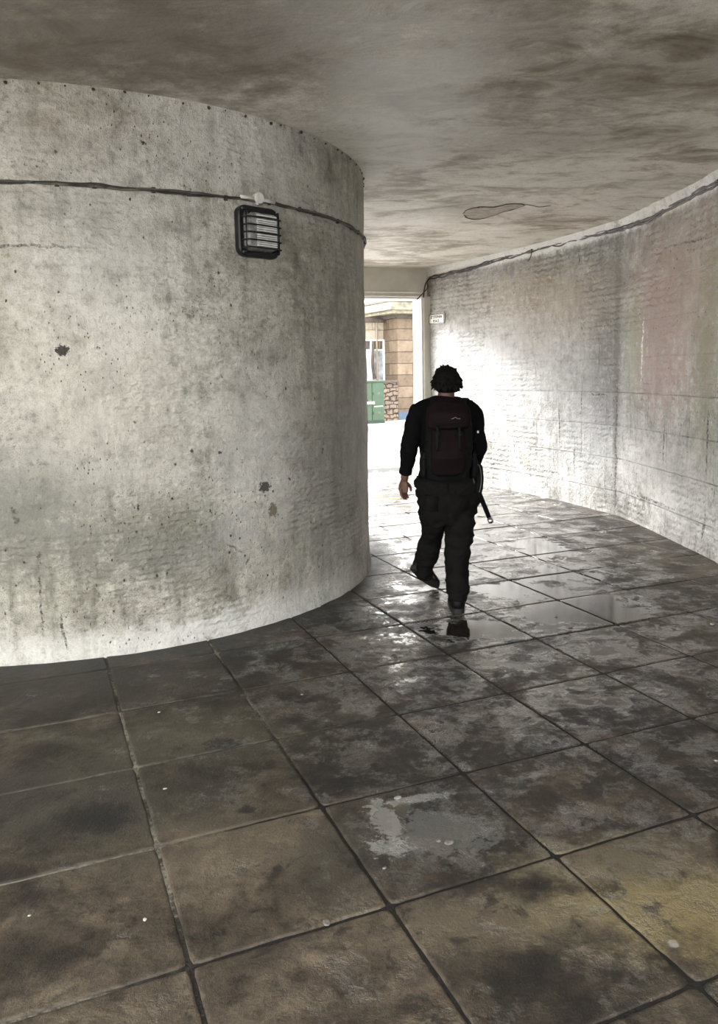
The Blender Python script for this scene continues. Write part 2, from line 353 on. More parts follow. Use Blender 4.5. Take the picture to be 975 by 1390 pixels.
def floor_material():
    t = NT('wet_paving_slabs'); o = t.coord('Object'); s = t.sep(o); X, Y = s[0], s[1]
    at_ = t.n('ShaderNodeAttribute'); at_.attribute_name = 'slab'; rnd = at_.outputs['Fac']
    big = t.noise(o, .8, 6, .6, .5); med = t.noise(o, 3.4, 8, .68, .4); fine = t.noise(o, 19, 7, .74); grit = t.noise(o, 95, 4, .75)
    f = t.math('ADD', t.math('ADD', t.math('MULTIPLY', big, .3), t.math('MULTIPLY', med, .6)), t.math('MULTIPLY', rnd, .1))
    col = t.ramp(t.rng(f, .36, .66, 0, 1, False), [(0, (.008, .0065, .0045)), (.3, (.030, .024, .017)), (.58, (.088, .070, .049)), (1, (.20, .165, .115))])
    col = t.mix(.95, col, t.ramp(fine, [(.34, (.22, .2, .18)), (.48, (.85, .85, .85)), (.62, (1.15, 1.12, 1.08))]), 'MULTIPLY')
    col = t.mix(.7, col, t.ramp(grit, [(.3, (.3, .3, .3)), (.5, (1, 1, 1))]), 'MULTIPLY')
    wob = t.rng(t.noise(o, 4.5, 7, .72), .25, .75, -1.1, 1.1, False); wobf = t.rng(t.noise(o, 24, 5, .75), .25, .75, -.8, .8, False)
    def S(x, y, rx, ry, soft=.4, w=None, rot=0):
        q = fl(x, y); return t.spot(X, Y, q.x, q.y, rx, ry, w or wob, soft, rot)
    for (x, y, rx, ry, c, a) in ((930, 1230, .35, .16, (.3, .24, .11), .7), (840, 1170, .3, .12, (.26, .22, .14), .5), (700, 1250, .4, .12, (.24, .2, .13), .4), (300, 1150, .45, .2, (.19, .16, .11), .35),
                                 (250, 1000, .5, .25, (.1, .095, .065), .5), (100, 1080, .5, .3, (.06, .055, .045), .6), (120, 930, .9, .2, (.03, .026, .022), .8), (330, 880, .6, .15, (.02, .018, .015), .8), (450, 840, .4, .25, (.02, .018, .015), .75), (860, 1170, .12, .1, (.08, .07, .045), .5),  # darkest patches along the round wall: shade painted into the slab colour
                                 (480, 1170, .22, .2, (.05, .045, .035), .6), (660, 1080, .1, .1, (.04, .035, .03), .8), (970, 720, .8, 1.5, (.13, .105, .08), .5)):
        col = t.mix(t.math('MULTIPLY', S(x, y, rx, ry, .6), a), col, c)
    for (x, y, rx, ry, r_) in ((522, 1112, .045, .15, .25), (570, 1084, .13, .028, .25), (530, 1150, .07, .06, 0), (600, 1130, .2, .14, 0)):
        col = t.mix(t.math('MULTIPLY', S(x, y, rx, ry, .12, wobf, r_), .5 if rx < .2 else .22), col, (.42, .42, .40))  # pale mix paints the forked puddle's bright reflection into the slabs
    for (x, y, rx, ry) in ((616, 930, .1, .16), (640, 985, .035, .04), (300, 940, .04, .06), (378, 1179, .02, .018), (335, 1100, .03, .03), (620, 905, .07, .05), (300, 1010, .08, .05), (130, 1110, .12, .1)):
        col = t.mix(t.math('MULTIPLY', S(x, y, rx, ry, .25, wobf), .8), col, (.012, .011, .01))
    mot = t.math('MULTIPLY', t.rng(t.noise(o, 6.5, 7, .78, .5), .53, .62), t.rng(t.noise(t.mapp(o, loc=(7, 2, 0)), 1.3, 3, .5), .42, .58))
    col = t.mix(t.math('MULTIPLY', mot, .75), col, (.012, .010, .008))
    # pale spots: old gum and lime
    v = t.vor(o, 3.1); pale = t.math('MULTIPLY', t.rng(t.math('ADD', v, t.math('MULTIPLY', wobf, .03)), .03, .055, 1, 0), t.rng(t.noise(o, 2.2, 2), .5, .55))
    col = t.mix(t.math('MULTIPLY', pale, .6), col, (.45, .44, .4))
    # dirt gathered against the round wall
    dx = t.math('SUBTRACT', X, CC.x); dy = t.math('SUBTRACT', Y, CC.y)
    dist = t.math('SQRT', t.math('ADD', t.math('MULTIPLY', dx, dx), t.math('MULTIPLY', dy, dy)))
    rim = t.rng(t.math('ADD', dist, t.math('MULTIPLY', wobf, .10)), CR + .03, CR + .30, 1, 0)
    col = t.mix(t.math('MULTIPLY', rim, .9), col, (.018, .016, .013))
    # water: continuous film up the middle, shallow pools, drier by the walls
    w0 = t.rng(t.math('ADD', med, t.math('MULTIPLY', t.math('SUBTRACT', fine, .5), .45)), .40, .56)
    cen = S(640, 790, 1.35, 3.0, .7); cen2 = S(590, 705, 1.5, 3.9, .6)
    wet = t.math('MULTIPLY', w0, t.math('MAXIMUM', t.math('MAXIMUM', cen, cen2), .06))
    wet = t.math('MAXIMUM', wet, t.math('MULTIPLY', cen2, .8))
    pool = None
    for (x, y, rx, ry) in ((790, 830, .5, .42), (700, 800, .35, .25), (645, 855, .3, .25), (530, 1110, .06, .14), (760, 780, .3, .3), (730, 745, .3, .5)):
        sp_ = S(x, y, rx, ry, .12); pool = sp_ if pool is None else t.math('MAXIMUM', pool, sp_)
    wet = t.math('MAXIMUM', wet, pool)
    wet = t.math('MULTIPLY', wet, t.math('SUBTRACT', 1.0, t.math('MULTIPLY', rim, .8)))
    col = t.mix(t.math('MULTIPLY', wet, .45), col, t.mix(1, col, (.42, .42, .44), 'MULTIPLY'))
    rough = t.math('ADD', t.rng(wet, 0, 1, .50, .05), t.math('MULTIPLY', t.math('MULTIPLY', fine, .12), t.math('SUBTRACT', 1.0, pool)))
    hb = t.math('ADD', t.math('MULTIPLY', fine, .5), t.math('ADD', t.math('MULTIPLY', grit, .22), t.math('MULTIPLY', med, .8)))
    hb = t.math('MULTIPLY', t.math('MULTIPLY', hb, t.rng(wet, 0, 1, 1, .14)), t.rng(pool, 0, 1, 1, .12))
    nb = t.bump(hb, 1, .014)
    t.put(t.b.inputs['Coat Weight'], t.math('MULTIPLY', wet, .95)); t.put(t.b.inputs['Coat Roughness'], t.math('MULTIPLY', rough, 1.0)); t.b.inputs['Coat IOR'].default_value = 1.55
    t.put(t.b.inputs['Coat Normal'], nb)
    return t.fin(col, rough, nb, .5)
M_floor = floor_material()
def joint_material():
    t = NT('paving_joint_grit'); o = t.coord()
    f = t.math('ADD', t.noise(o, 1.1, 4), t.math('MULTIPLY', t.math('SUBTRACT', t.noise(o, 40, 4, .7), .5), .5))
    x = t.sep(o)[0]
    f2 = t.math('SUBTRACT', f, t.rng(x, -.9, .2, -.12, .2))
    return t.fin(t.ramp(f2, [(.42, (.012, .011, .009)), (.56, (.06, .055, .045)), (.68, (.28, .26, .21))]), .75, t.bump(t.noise(o, 90, 4), 1, .006))
M_joint = joint_material()
M_road = simple('wet_asphalt', (.40, .40, .41), .3, .25, 3, .004)
M_pave = simple('pale_pavement', (.55, .54, .52), .45, .15, 4, .004)
M_yellow = simple('worn_yellow_paint', (.62, .42, .08), .5, .3, 20, .002)
M_end = simple('painted_concrete_end', (.58, .56, .5), .55, .12, 3, .004)
M_jamb = simple('white_masonry_paint', (.78, .77, .74), .55, .08, 3, .003)
M_black = simple('black_plastic', (.007, .007, .0075), .45, .3, 20, .001)
M_cable = simple('painted_cable', (.09, .08, .065), .6, .7, 9, .003)
M_cabled = simple('dark_cable', (.035, .03, .026), .6, .6, 14, .003)
M_disc = simple('box_plastic', (.66, .65, .61), .45, .1, 20, .002)
M_metal = simple('dull_metal', (.55, .55, .55), .35, .15, 30, .001, 1)
M_green = simple('green_cabinet_paint', (.03, .062, .032), .45, .18, 6, .001)
M_greend = simple('dark_green_gap', (.01, .03, .016), .6, .2, 6, .001)
M_blue = simple('blue_paint', (.05, .085, .135), .5, .15, 8, .002)
M_stone = None
def stone_mat(name, w, h, c1, c2, mortar, dist=.0, rough_rubble=False):
    t = NT(name); uv = t.coord('UV')
    n = t.noise(uv, 2.5, 5, .6, out=1)
    vec = t.n('ShaderNodeVectorMath', operation='ADD'); sc = t.n('ShaderNodeVectorMath', operation='SCALE'); t.put(sc.inputs[0], n); sc.inputs['Scale'].default_value = dist
    t.put(vec.inputs[0], uv); t.put(vec.inputs[1], sc.outputs[0])
    b = t.n('ShaderNodeTexBrick'); t.put(b.inputs['Vector'], vec.outputs[0])
    for k, v in (('Scale', 1), ('Brick Width', w), ('Row Height', h), ('Mortar Size', .012 if not rough_rubble else .02), ('Mortar Smooth', .4), ('Bias', 0)): b.inputs[k].default_value = v
    b.inputs['Color1'].default_value = (*c1, 1); b.inputs['Color2'].default_value = (*c2, 1); b.inputs['Mortar'].default_value = (*mortar, 1)
    col = t.mix(.7, b.outputs[0], t.ramp(t.noise(uv, 5, 7, .7), [(.3, (.45, .4, .36)), (.5, (1, 1, 1)), (.7, (1.1, 1.05, 1))]), 'MULTIPLY')
    col = t.mix(.5, col, t.ramp(t.noise(uv, 1.1, 4, .6), [(.35, (.5, .42, .38)), (.55, (1, 1, 1))]), 'MULTIPLY')
    hb = t.math('SUBTRACT', t.noise(uv, 9, 6, .7), b.outputs[1])
    return t.fin(col, .8, t.bump(hb, .9, .03))
M_sand = stone_mat('sandstone_blocks', 1.15, .36, (.125, .092, .06), (.215, .165, .115), (.06, .04, .03), .03)
M_pale = stone_mat('pale_sandstone', .8, .36, (.42, .37, .29), (.47, .43, .36), (.28, .23, .18), .01)
M_rub = stone_mat('rubble_stone', .26, .13, (.24, .18, .135), (.17, .13, .10), (.025, .018, .015), .32, True)
M_corn = simple('weathered_cornice', (.19, .175, .125), .8, .4, 7, .01)
M_cornd = simple('dark_weathered_cornice', (.07, .055, .042), .8, .5, 7, .01)
def glass_mat():
    t = NT('window_glass'); o = t.coord()
    f = t.noise(t.mapp(o, (1, 1, 1), rot=(0, .7, 0)), 2.2, 3)
    return t.fin(t.ramp(f, [(.4, (.18, .2, .22)), (.6, (.42, .45, .48))]), .08, None, .9)
M_glass = glass_mat()

# ---------------------------------------------------------------- floor slabs
def build_floor():
    bm = bmesh.new(); lay = None
    slabs = []
    for i in range(-14, 20):
        for j in range(-26, 9):
            c = TO + TS * ((i + .5) * TU + (j + .5) * TV)
            if not (-7.2 < c.x < 3.6 and -3.2 < c.y < 14): continue
            if c.y > 12.9 + (c.x - .99) * math.tan(EA): continue
            slabs.append((i, j, c))
    vals = []
    for (i, j, c) in slabs:
        rs = random.Random(i * 131 + j * 17)
        w = .0065; hs = TS / 2 - w
        tx, ty, dz = rs.uniform(-.003, .003), rs.uniform(-.003, .003), rs.uniform(-.0015, .0015)
        # outline with worn wobbly edges
        N = 22 if (c.y < 6.5 and abs(c.x) < 2.6) else 6
        pts = []
        for k in range(4 * N):
            e, u = divmod(k, N); s_ = -hs + 2 * hs * u / N
            p = [(s_, -hs), (hs, s_), (-s_, hs), (-hs, -s_)][e]
            pts.append(p)
        rings = []
        for (ins, z) in ((0, -.014), (0, -.003), (.004, 0), (.012, .0004)):
            ring = []
            for (a, b) in pts:
                q = Vector((a * (1 - ins / hs), b * (1 - ins / hs)))
                wp = c + TU * q.x + TV * q.y
                nz = noise.noise(Vector((wp.x * 14, wp.y * 14, i * 3.1 + j))) * .0035 + noise.noise(Vector((wp.x * 55, wp.y * 55, i * 3.1 + j))) * .002
                q = q * (1 + nz / hs)
                # rounded/chipped corner
                m_ = max(abs(q.x), abs(q.y)); l_ = min(abs(q.x), abs(q.y))
                if l_ > hs - .014: q = q * (1 - (l_ - hs + .014) * .35 / hs)
                wp = c + TU * q.x + TV * q.y
                ring.append(bm.verts.new((wp.x, wp.y, z + dz + tx * q.x + ty * q.y)))
            rings.append(ring)
        n = len(pts); r_ = rs.random()
        for A, B in zip(rings, rings[1:]):
            for k in range(n): bm.faces.new((A[k], A[(k + 1) % n], B[(k + 1) % n], B[k])).smooth = True
        cen = bm.verts.new((c.x, c.y, dz + .0004))
        for k in range(n): bm.faces.new((rings[-1][k], rings[-1][(k + 1) % n], cen)).smooth = False
        vals += [r_] * (4 * n + 1)
    nslab = len(bm.faces)
    q = [bm.verts.new(p) for p in ((-7.6, -3.5, -.0055), (3.9, -3.5, -.0055), (3.9, 14.5, -.0055), (-7.6, 10.7, -.0055))]
    f = bm.faces.new(q); f.material_index = 1; vals += [0] * 4
    bmesh.ops.recalc_face_normals(bm, faces=bm.faces[:])
    me = bpy.data.meshes.new('floor'); bm.to_mesh(me); bm.free()
    a = me.attributes.new('slab', 'FLOAT', 'POINT'); a.data.foreach_set('value', vals[:len(me.vertices)])
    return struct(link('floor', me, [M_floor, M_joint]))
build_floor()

# ---------------------------------------------------------------- walls
def grid_wall(name, fn, us, vs, mat, closed=False):
    me = bpy.data.meshes.new(name); V = []; F = []; UV = []
    nv = len(vs)
    for u in us:
        for v in vs: V.append(fn(u, v)); UV.append((u, v))
    for i in range(len(us) - 1):
        for j in range(nv - 1):
            a = i * nv + j; F.append((a, a + nv, a + nv + 1, a + 1))
    me.from_pydata([tuple(p) for p in V], [], F)
    ul = me.uv_layers.new(name='UVMap')
    ul.data.foreach_set('uv', [c for l in me.loops for c in UV[l.vertex_index]])
    me.polygons.foreach_set('use_smooth', [True] * len(F))
    return struct(link(name, me, mat))
def nz(u, v, s, k=0): return noise.noise(Vector((u * s, v * s, k)))
def cyl_fn(u, v):
    a = u / CR - PI
    off = nz(u, v, 1.1) * .014 + nz(u, v, 4, 3) * .005 + nz(u, v, 14, 5) * .0022
    base = max(0, .16 - v) / .16; off += base * base * (.012 + .01 * nz(u, v, 6, 9))
    return (CC.x + (CR + off) * math.cos(a), CC.y + (CR + off) * math.sin(a), v)
us = [k * .024 for k in range(int(2 * PI * CR / .024) + 1)] + [2 * PI * CR]
vs = [-.02 + k * .024 for k in range(int((ZC + .03) / .024) + 1)] + [ZC + .01]
wl = grid_wall('wall_left', cyl_fn, us, vs, M_left)
def wr_fn(u, v):
    off = nz(u, v, 1.0, 20) * .02 + nz(u, v, 4.5, 23) * .007 + nz(u, v, 15, 25) * .003
    if v > 3.02: off += (v - 3.02) * .45 + nz(u, v, 7, 31) * .01          # uneven coving under the ceiling
    return wallpt(u, v, off)
us = [k * .03 for k in range(int(WS[-1] / .03) + 1)] + [WS[-1]]
vs = [-.02 + k * .03 for k in range(int((ZC + .02) / .03) + 1)] + [ZC + .01]
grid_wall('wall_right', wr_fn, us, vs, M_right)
# solid depth behind the right wall
bm = bmesh.new()
A = [wallpt(s, 0, -.03) for s in WS]
outer = [Vector((3.5, -3.2, 0)), Vector((3.5, 12.9, 0)), Vector((1.25, 12.75, 0))]
poly = A + [outer[2], outer[1], outer[0]]
lo = [bm.verts.new((p.x, p.y, -.02)) for p in poly]; hi = [bm.verts.new((p.x, p.y, ZC + .2)) for p in poly]
for k in range(len(poly)): bm.faces.new((lo[k], lo[(k + 1) % len(poly)], hi[(k + 1) % len(poly)], hi[k]))
bmesh.ops.triangulate(bm, faces=[bm.faces.new(hi)])
struct(obj('wall_right_core', bm, M_end))
# ceiling slab
def ceil_h(x, y): return nz(x, y, .8, 40) * .008 + nz(x, y, 3, 41) * .003
YB = -.6  # unseen rear edge of the ceiling, set to let light in from behind
bm = bmesh.new()
nx, ny = 120, 150; g = []
for i in range(nx + 1):
    row = []
    for j in range(ny + 1):
        x = -7 + 10.3 * i / nx; ye = JC.y + .1 + (x - JC.x) * math.tan(EA); y = YB + (ye - YB) * j / ny
        row.append(bm.verts.new((x, y, ZC + ceil_h(x, y))))
    g.append(row)
for i in range(nx):
    for j in range(ny): bm.faces.new((g[i][j], g[i][j + 1], g[i + 1][j + 1], g[i + 1][j])).smooth = True
top = [bm.verts.new((p[0], p[1], ZC + .35)) for p in ((-7, YB), (3.3, YB), (3.3, JC.y + .1 + 2.31 * math.tan(EA)), (-7, JC.y + .1 - 7.99 * math.tan(EA)))]
bm.faces.new(top)
edges = [[g[i][0] for i in range(nx + 1)], g[nx], [g[i][ny] for i in range(nx, -1, -1)], g[0][::-1]]
for k in range(4):
    e = edges[k]; bm.faces.new([top[(k + 1) % 4], top[k]] + e)
me = bpy.data.meshes.new('ceiling'); bm.to_mesh(me); bm.free(); struct(link('ceiling', me, M_ceil))

# flaked patch and its cracked outline on the ceiling
ol = [(628, 290), (636, 284), (652, 281), (672, 281), (690, 277), (712, 278), (700, 283), (684, 287), (668, 293), (650, 297), (636, 296)]
P = spline([fl(x, y, ZC - .004) for x, y in ol] + [fl(628, 290, ZC - .004)], 6)
P = [p + Vector((nz(p.x, p.y, 25, 1) * .012, nz(p.x, p.y, 25, 2) * .02, 0)) for p in P]
bm = bmesh.new()
vs_ = [bm.verts.new(p + Vector((0, 0, -.002))) for p in P[:-1]]; vt = [bm.verts.new(p + Vector((0, 0, .012))) for p in P[:-1]]
n = len(vs_)
for k in range(n): bm.faces.new((vs_[k], vs_[(k + 1) % n], vt[(k + 1) % n], vt[k]))
bmesh.ops.triangulate(bm, faces=[bm.faces.new(vs_)])
struct(obj('trim_1', bm, simple('flaked_ceiling_plaster', (.40, .35, .28), .7, .3, 14, .006)))
bm = bmesh.new()
Q = P[:int(n * .3)]; rr = [.003 + .004 * abs(nz(p.x, p.y, 30, 7)) + (.004 if k > len(P) * .55 else 0) for k, p in enumerate(P)]
tube(bm, [p + Vector((0, 0, -.001)) for p in P[:-2]], rr[:-2], 5)
tail = spline([fl(x, y, ZC - .002) for x, y in ((700, 281), (716, 278), (732, 281), (748, 279))], 5)
tube(bm, tail, .003, 5)
struct(obj('trim_2', bm, M_cabled))

# end wall: beam, right jamb, left portion
def epoly(name, u0, u1, z0, z1, mat, d0=0, d1=.35, bev=.012):
    bm = bmesh.new(); box(bm, (u0, d0, z0), (u1, d1, z1), bev)
    o = struct(obj(name, bm, mat)); o.location = (JC.x, JC.y, 0); o.rotation_euler = (0, 0, EA); return o
epoly('wall_end_beam', -6.2, .10, 2.735, ZC + .2, M_end)
epoly('wall_end_jamb', 0, .3, -.02, 2.74, M_jamb, .0, .36)
epoly('trim_3', .035, .14, 0, 2.735, M_end, -.03, .02, .004)
epoly('wall_end_left', -8.2, -5.2, -.02, ZC + .2, M_end)
epoly('trim_4', -5.2, .0, 2.705, 2.745, M_jamb, .05, .36, .006)
# dark fixings along the top of the round wall
bm = bmesh.new()
for k in range(46):
    d = -150 + k * 3.6 + random.uniform(-.9, .9)
    p = cylpt(d, ZC - .012 - random.random() * .012, .006); r = random.uniform(.006, .013)
    q = bmesh.ops.create_icosphere(bm, subdivisions=1, radius=r)['verts']
    for v in q: v.co = v.co * random.uniform(.7, 1.2) + p
struct(obj('trim_5', bm, M_cabled))
# outer left wall, well behind the round one
bm = bmesh.new(); box(bm, (-7.2, 1.5, -.02), (-6.9, 9.8, ZC + .1), .01); struct(obj('wall_outer_left', bm, M_end))

# ---------------------------------------------------------------- outside
bm = bmesh.new()
SA = math.radians(27); SU = Vector((math.cos(SA), math.sin(SA))); SN = Vector((-math.sin(SA), math.cos(SA)))
K0 = Vector((fl(510, 583).x, fl(510, 583).y))          # point on the kerb line
def sp(u, n, z): p = K0 + SU * u + SN * n; return Vector((p.x, p.y, z))
f = bm.faces.new([bm.verts.new(p) for p in ((-60, -50, -.03), (60, -50, -.03), (60, 70, -.03), (-60, 70, -.03))])
struct(obj('ground_road', bm, M_road))
bm = bmesh.new()
SMx = Matrix(((SU.x, SN.x, 0, K0.x), (SU.y, SN.y, 0, K0.y), (0, 0, 1, 0), (0, 0, 0, 1)))
box(bm, (-22, .14, -.04), (22, 7, .12), .0, SMx); struct(obj('ground_pavement', bm, M_pave))
bm = bmesh.new()
k = -20
while k < 20:
    box(bm, (k, 0, -.04), (k + .9, .145, .125), .012, SMx); k += .91
struct(obj('trim_6', bm, simple('kerb_stone', (.33, .32, .3), .6, .25, 5, .005)))
# yellow markings
for yy, xa, xb, lb in ((677, 420, 543, 'faded thin yellow line across the wet paving beside the round wall'), (655, 538, 600, 'faded thin yellow line on the paving just behind the walker, nearer the exit')):
    bm = bmesh.new(); a = fl(xa, yy, .002); b = fl(xb, yy - 1, .002); w = .026; N = 30
    d = (b - a).normalized(); nn = Vector((-d.y, d.x, 0)); L0 = []; L1 = []
    for k in range(N + 1):
        p = a.lerp(b, k / N) + Vector((0, 0, .0015)); L0.append(bm.verts.new(p - nn * w * random.uniform(.3, 1.1))); L1.append(bm.verts.new(p + nn * w * random.uniform(.3, 1.1)))
    for k in range(N): bm.faces.new((L0[k], L0[k + 1], L1[k + 1], L1[k]))
    tag(obj('yellow_line', bm, M_yellow), lb, 'road marking')
def dash(x, y):
    bm = bmesh.new(); c = fl(x, y, .001)
    r = .05; vs_ = []
    for k in range(10):
        a = 2 * PI * k / 10; q = Vector((math.cos(a) * r * random.uniform(.85, 1.1), math.sin(a) * r * 4.2 * random.uniform(.85, 1.1), 0)); vs_.append(q)
    lo = [bm.verts.new(v) for v in vs_]; hi = [bm.verts.new(v * .95 + Vector((0, 0, .004))) for v in vs_]
    for k in range(10): bm.faces.new((lo[k], lo[(k + 1) % 10], hi[(k + 1) % 10], hi[k]))
    bm.faces.new(hi); o = obj('yellow_mark', bm, M_yellow); o.location = c; return o
tag(dash(510, 641), 'small yellow paint dab on the bright paving, nearest the round wall', 'road marking', 'yellow paint dabs by the exit')
tag(dash(533, 641), 'small yellow paint dab on the bright paving, nearer the walker\'s arm', 'road marking', 'yellow paint dabs by the exit')

def uvbox(bm, a, b, M=None, bev=0):
    vs_ = box(bm, a, b, bev, None)
    ul = bm.loops.layers.uv.verify()
    for f in {f for v in vs_ for f in v.link_faces}:
        f.normal_update(); nx_, ny_, nz_ = map(abs, f.normal)
        for l in f.loops:
            p = l.vert.co
            l[ul].uv = (p.x, p.z) if ny_ >= max(nx_, nz_) else ((p.y, p.z) if nx_ >= nz_ else (p.x, p.y))
    if M is not None:
        for v in vs_: v.co = M @ v.co
# building: local frame (u along street, n away) with origin on pier's left front corner
def sfind(x, Yn):            # u along street where pixel column x meets the plane n = Yn
    d = ray(x, 560); # solve K0+SU*u+SN*n = t*(dx,dy)
    a = np.array([[SU.x, -d.x], [SU.y, -d.y]]); b = np.array([-(K0.x + SN.x * Yn), -(K0.y + SN.y * Yn)])
    u, t_ = np.linalg.solve(a, b); return float(u), float(t_)
def sz(x, y, n_):
    u, t_ = sfind(x, n_); d = ray(x, y); d0 = ray(x, 560); t2 = t_ * d0.y / d.y; return H + d.z * t2
NB = 1.75
u0, _ = sfind(541, NB); u1, _ = sfind(566, NB)
bld = empty('stone_building', sp(u0, NB, .12), SA); tag(bld, 'sandstone corner building with projecting cornice across the street', 'building')
zt = sz(541, 432, NB) - .12
wp = u1 - u0
bm = bmesh.new(); uvbox(bm, (0, 0, 0), (wp + 3.2, 4, zt)); obj('pier', bm, M_sand, bld)
bm = bmesh.new(); uvbox(bm, (0, -.012, .0), (wp + .6, .05, sz(541, 559, NB) - .12)); q = obj('painted_plinth', bm, M_blue, bld); q['label'] = 'blue painted base'
# cornice, three stepped courses
zc2 = sz(541, 408, NB) - .12
bm = bmesh.new(); box(bm, (-.12, -.14, zt), (wp + 3.3, 4, zt + .14), .02); obj('cornice_moulding', bm, M_cornd, bld)
bm = bmesh.new(); box(bm, (-.42, -.42, zt + .12), (wp + 3.4, 4, zt + .24), .03); box(bm, (-.5, -.5, zt + .22), (wp + 3.5, 4, zc2 - .07), .03); obj('cornice', bm, M_corn, bld)
bm = bmesh.new(); box(bm, (-.52, -.52, zc2 - .08), (wp + 3.55, 4, zc2), .02); obj('cornice_capping', bm, M_cornd, bld)
# paler wing set back to the left
ze = sz(520, 437, NB + .9) - .12
bm = bmesh.new(); uvbox(bm, (-6.5, .9, 0), (.02, 4, ze)); obj('wing_wall', bm, M_pale, bld)
bm = bmesh.new(); box(bm, (-6.6, .72, ze - .02), (.02, 1.0, ze + .10), .02); obj('gutter', bm, M_cornd, bld)
bm = bmesh.new(); tube(bm, [(-.28, .86, .2), (-.28, .86, ze)], .035, 10); obj('downpipe', bm, M_pale, bld)
# window
wu0 = sfind(504, NB + .88)[0] - u0; wu1 = sfind(521, NB + .88)[0] - u0
wz1 = sz(512, 463, NB + .9) - .12; wz0 = sz(512, 516, NB + .9) - .12; wzm = sz(512, 474, NB + .9) - .12
bm = bmesh.new()
for a, b in (((wu0 - .9, .84, wz0 - .08), (wu1 + .06, .93, wz0)), ((wu0 - .9, .84, wz1), (wu1 + .06, .93, wz1 + .05)), ((wu1, .84, wz0), (wu1 + .06, .93, wz1)), ((wu0 - .9, .84, wz0), (wu0 - .84, .93, wz1)),
             ((wu0, .85, wz0), (wu0 + .05, .93, wz1)), ((wu0, .86, wzm - .05), (wu1, .93, wzm))): box(bm, a, b, .006)
wf = obj('window', bm, M_jamb, bld)
bm = bmesh.new(); box(bm, (wu0 - .84, .885, wz0), (wu1, .899, wzm)); obj('pane', bm, M_glass, wf)
bm = bmesh.new(); box(bm, (wu0 - .84, .885, wzm), (wu1, .899, wz1)); q = obj('pane', bm, M_cornd, wf); q['label'] = 'dark upper pane'
for k in range(3):
    bm = bmesh.new(); x_ = wu0 + .08 + k * (wu1 - wu0 - .1) / 3; box(bm, (x_, .865, wzm + .02), (x_ + .03, .884, wz1)); obj('blind_slat', bm, M_corn, wf)
bm = bmesh.new(); tube(bm, spline([(wu0 + .12, .82, wz0 + .05), (wu0 + .05, .82, wz0 + .5), (wu0 + .09, .82, wz1 - .1)], 5), .05, 8); obj('curtain', bm, M_cornd, wf)

# rubble wall in front
us0 = sfind(521, NB - .15)[0]; us1 = sfind(541, NB - .15)[0]
hz = sz(530, 516, NB - .15) - .12
rw = empty('rubble_wall', sp(us0 - .8, NB - .15, .12), SA); tag(rw, 'low rough stone wall between the green cabinet and the sandstone pier', 'wall')
bm = bmesh.new(); uvbox(bm, (0, 0, 0), (us1 - us0 + .79, .13, hz - .08), None)
bmesh.ops.subdivide_edges(bm, edges=bm.edges[:], cuts=24, use_grid_fill=True)
for v in bm.verts: v.co.y += nz(v.co.x, v.co.z, 7, 2) * .03 if v.co.y < .06 else 0
obj('stonework', bm, M_rub, rw)
bm = bmesh.new(); box(bm, (-.02, -.05, hz - .08), (us1 - us0 + .79, .14, hz), .015); obj('coping', bm, M_cornd, rw)

# green street cabinet
gx = .75
ug0 = sfind(497, gx)[0]; ug1 = sfind(522, gx)[0]; gz = sz(515, 517, gx) - .12; gw = ug1 - ug0
cb = empty('utility_cabinet', sp(ug0, gx, .12), SA); tag(cb, 'tall green metal street cabinet on the far pavement', 'cabinet')
bm = bmesh.new(); box(bm, (0, 0, .06), (gw, .42, gz - .03), .012); obj('body', bm, M_green, cb)
bm = bmesh.new(); box(bm, (-.01, -.01, 0), (gw + .01, .43, .08), .008); obj('plinth', bm, M_greend, cb)
bm = bmesh.new(); box(bm, (-.03, -.04, gz - .04), (gw + .03, .46, gz), .012); obj('lid', bm, M_green, cb)
zm = sz(515, 551, gx) - .12
ud = sfind(505.5, gx)[0] - ug0
for (x0, x1, z0, z1, nm) in ((ud, gw - .02, .1, zm - .03, 'door'), (ud, gw - .02, zm + .01, gz - .06, 'door'), (.015, ud - .02, .1, gz - .06, 'door')):
    bm = bmesh.new(); box(bm, (x0, -.022, z0), (x1, .005, z1), .008); d_ = obj(nm, bm, M_green, cb)
    cx_ = (x0 + x1) / 2 + .03
    for s in (-1, 1):
        bm = bmesh.new(); box(bm, (cx_ + s * .025 - .007, -.026, (z0 + z1) / 2), (cx_ + s * .025 + .007, -.02, (z0 + z1) / 2 + .06), .002)
        q = obj('vent', bm, M_corn, d_); q['label'] = 'pale vent mark'
    bm = bmesh.new(); box(bm, (x0 + .02, -.04, (z0 + z1) / 2 - .02), (x0 + .045, -.02, (z0 + z1) / 2 + .06), .004); obj('handle', bm, M_greend, d_)
bm = bmesh.new(); box(bm, (ud + .05, -.03, zm - .022), (gw - .06, -.018, zm + .004), .002); q = obj('rail', bm, M_disc, cb); q['label'] = 'pale horizontal strip'
bm = bmesh.new(); box(bm, (.0, -.10, zm + .06), (ud + .04, -.0, zm + .14), .01); q = obj('bracket', bm, M_disc, cb); q['label'] = 'pale bracket on the left side'

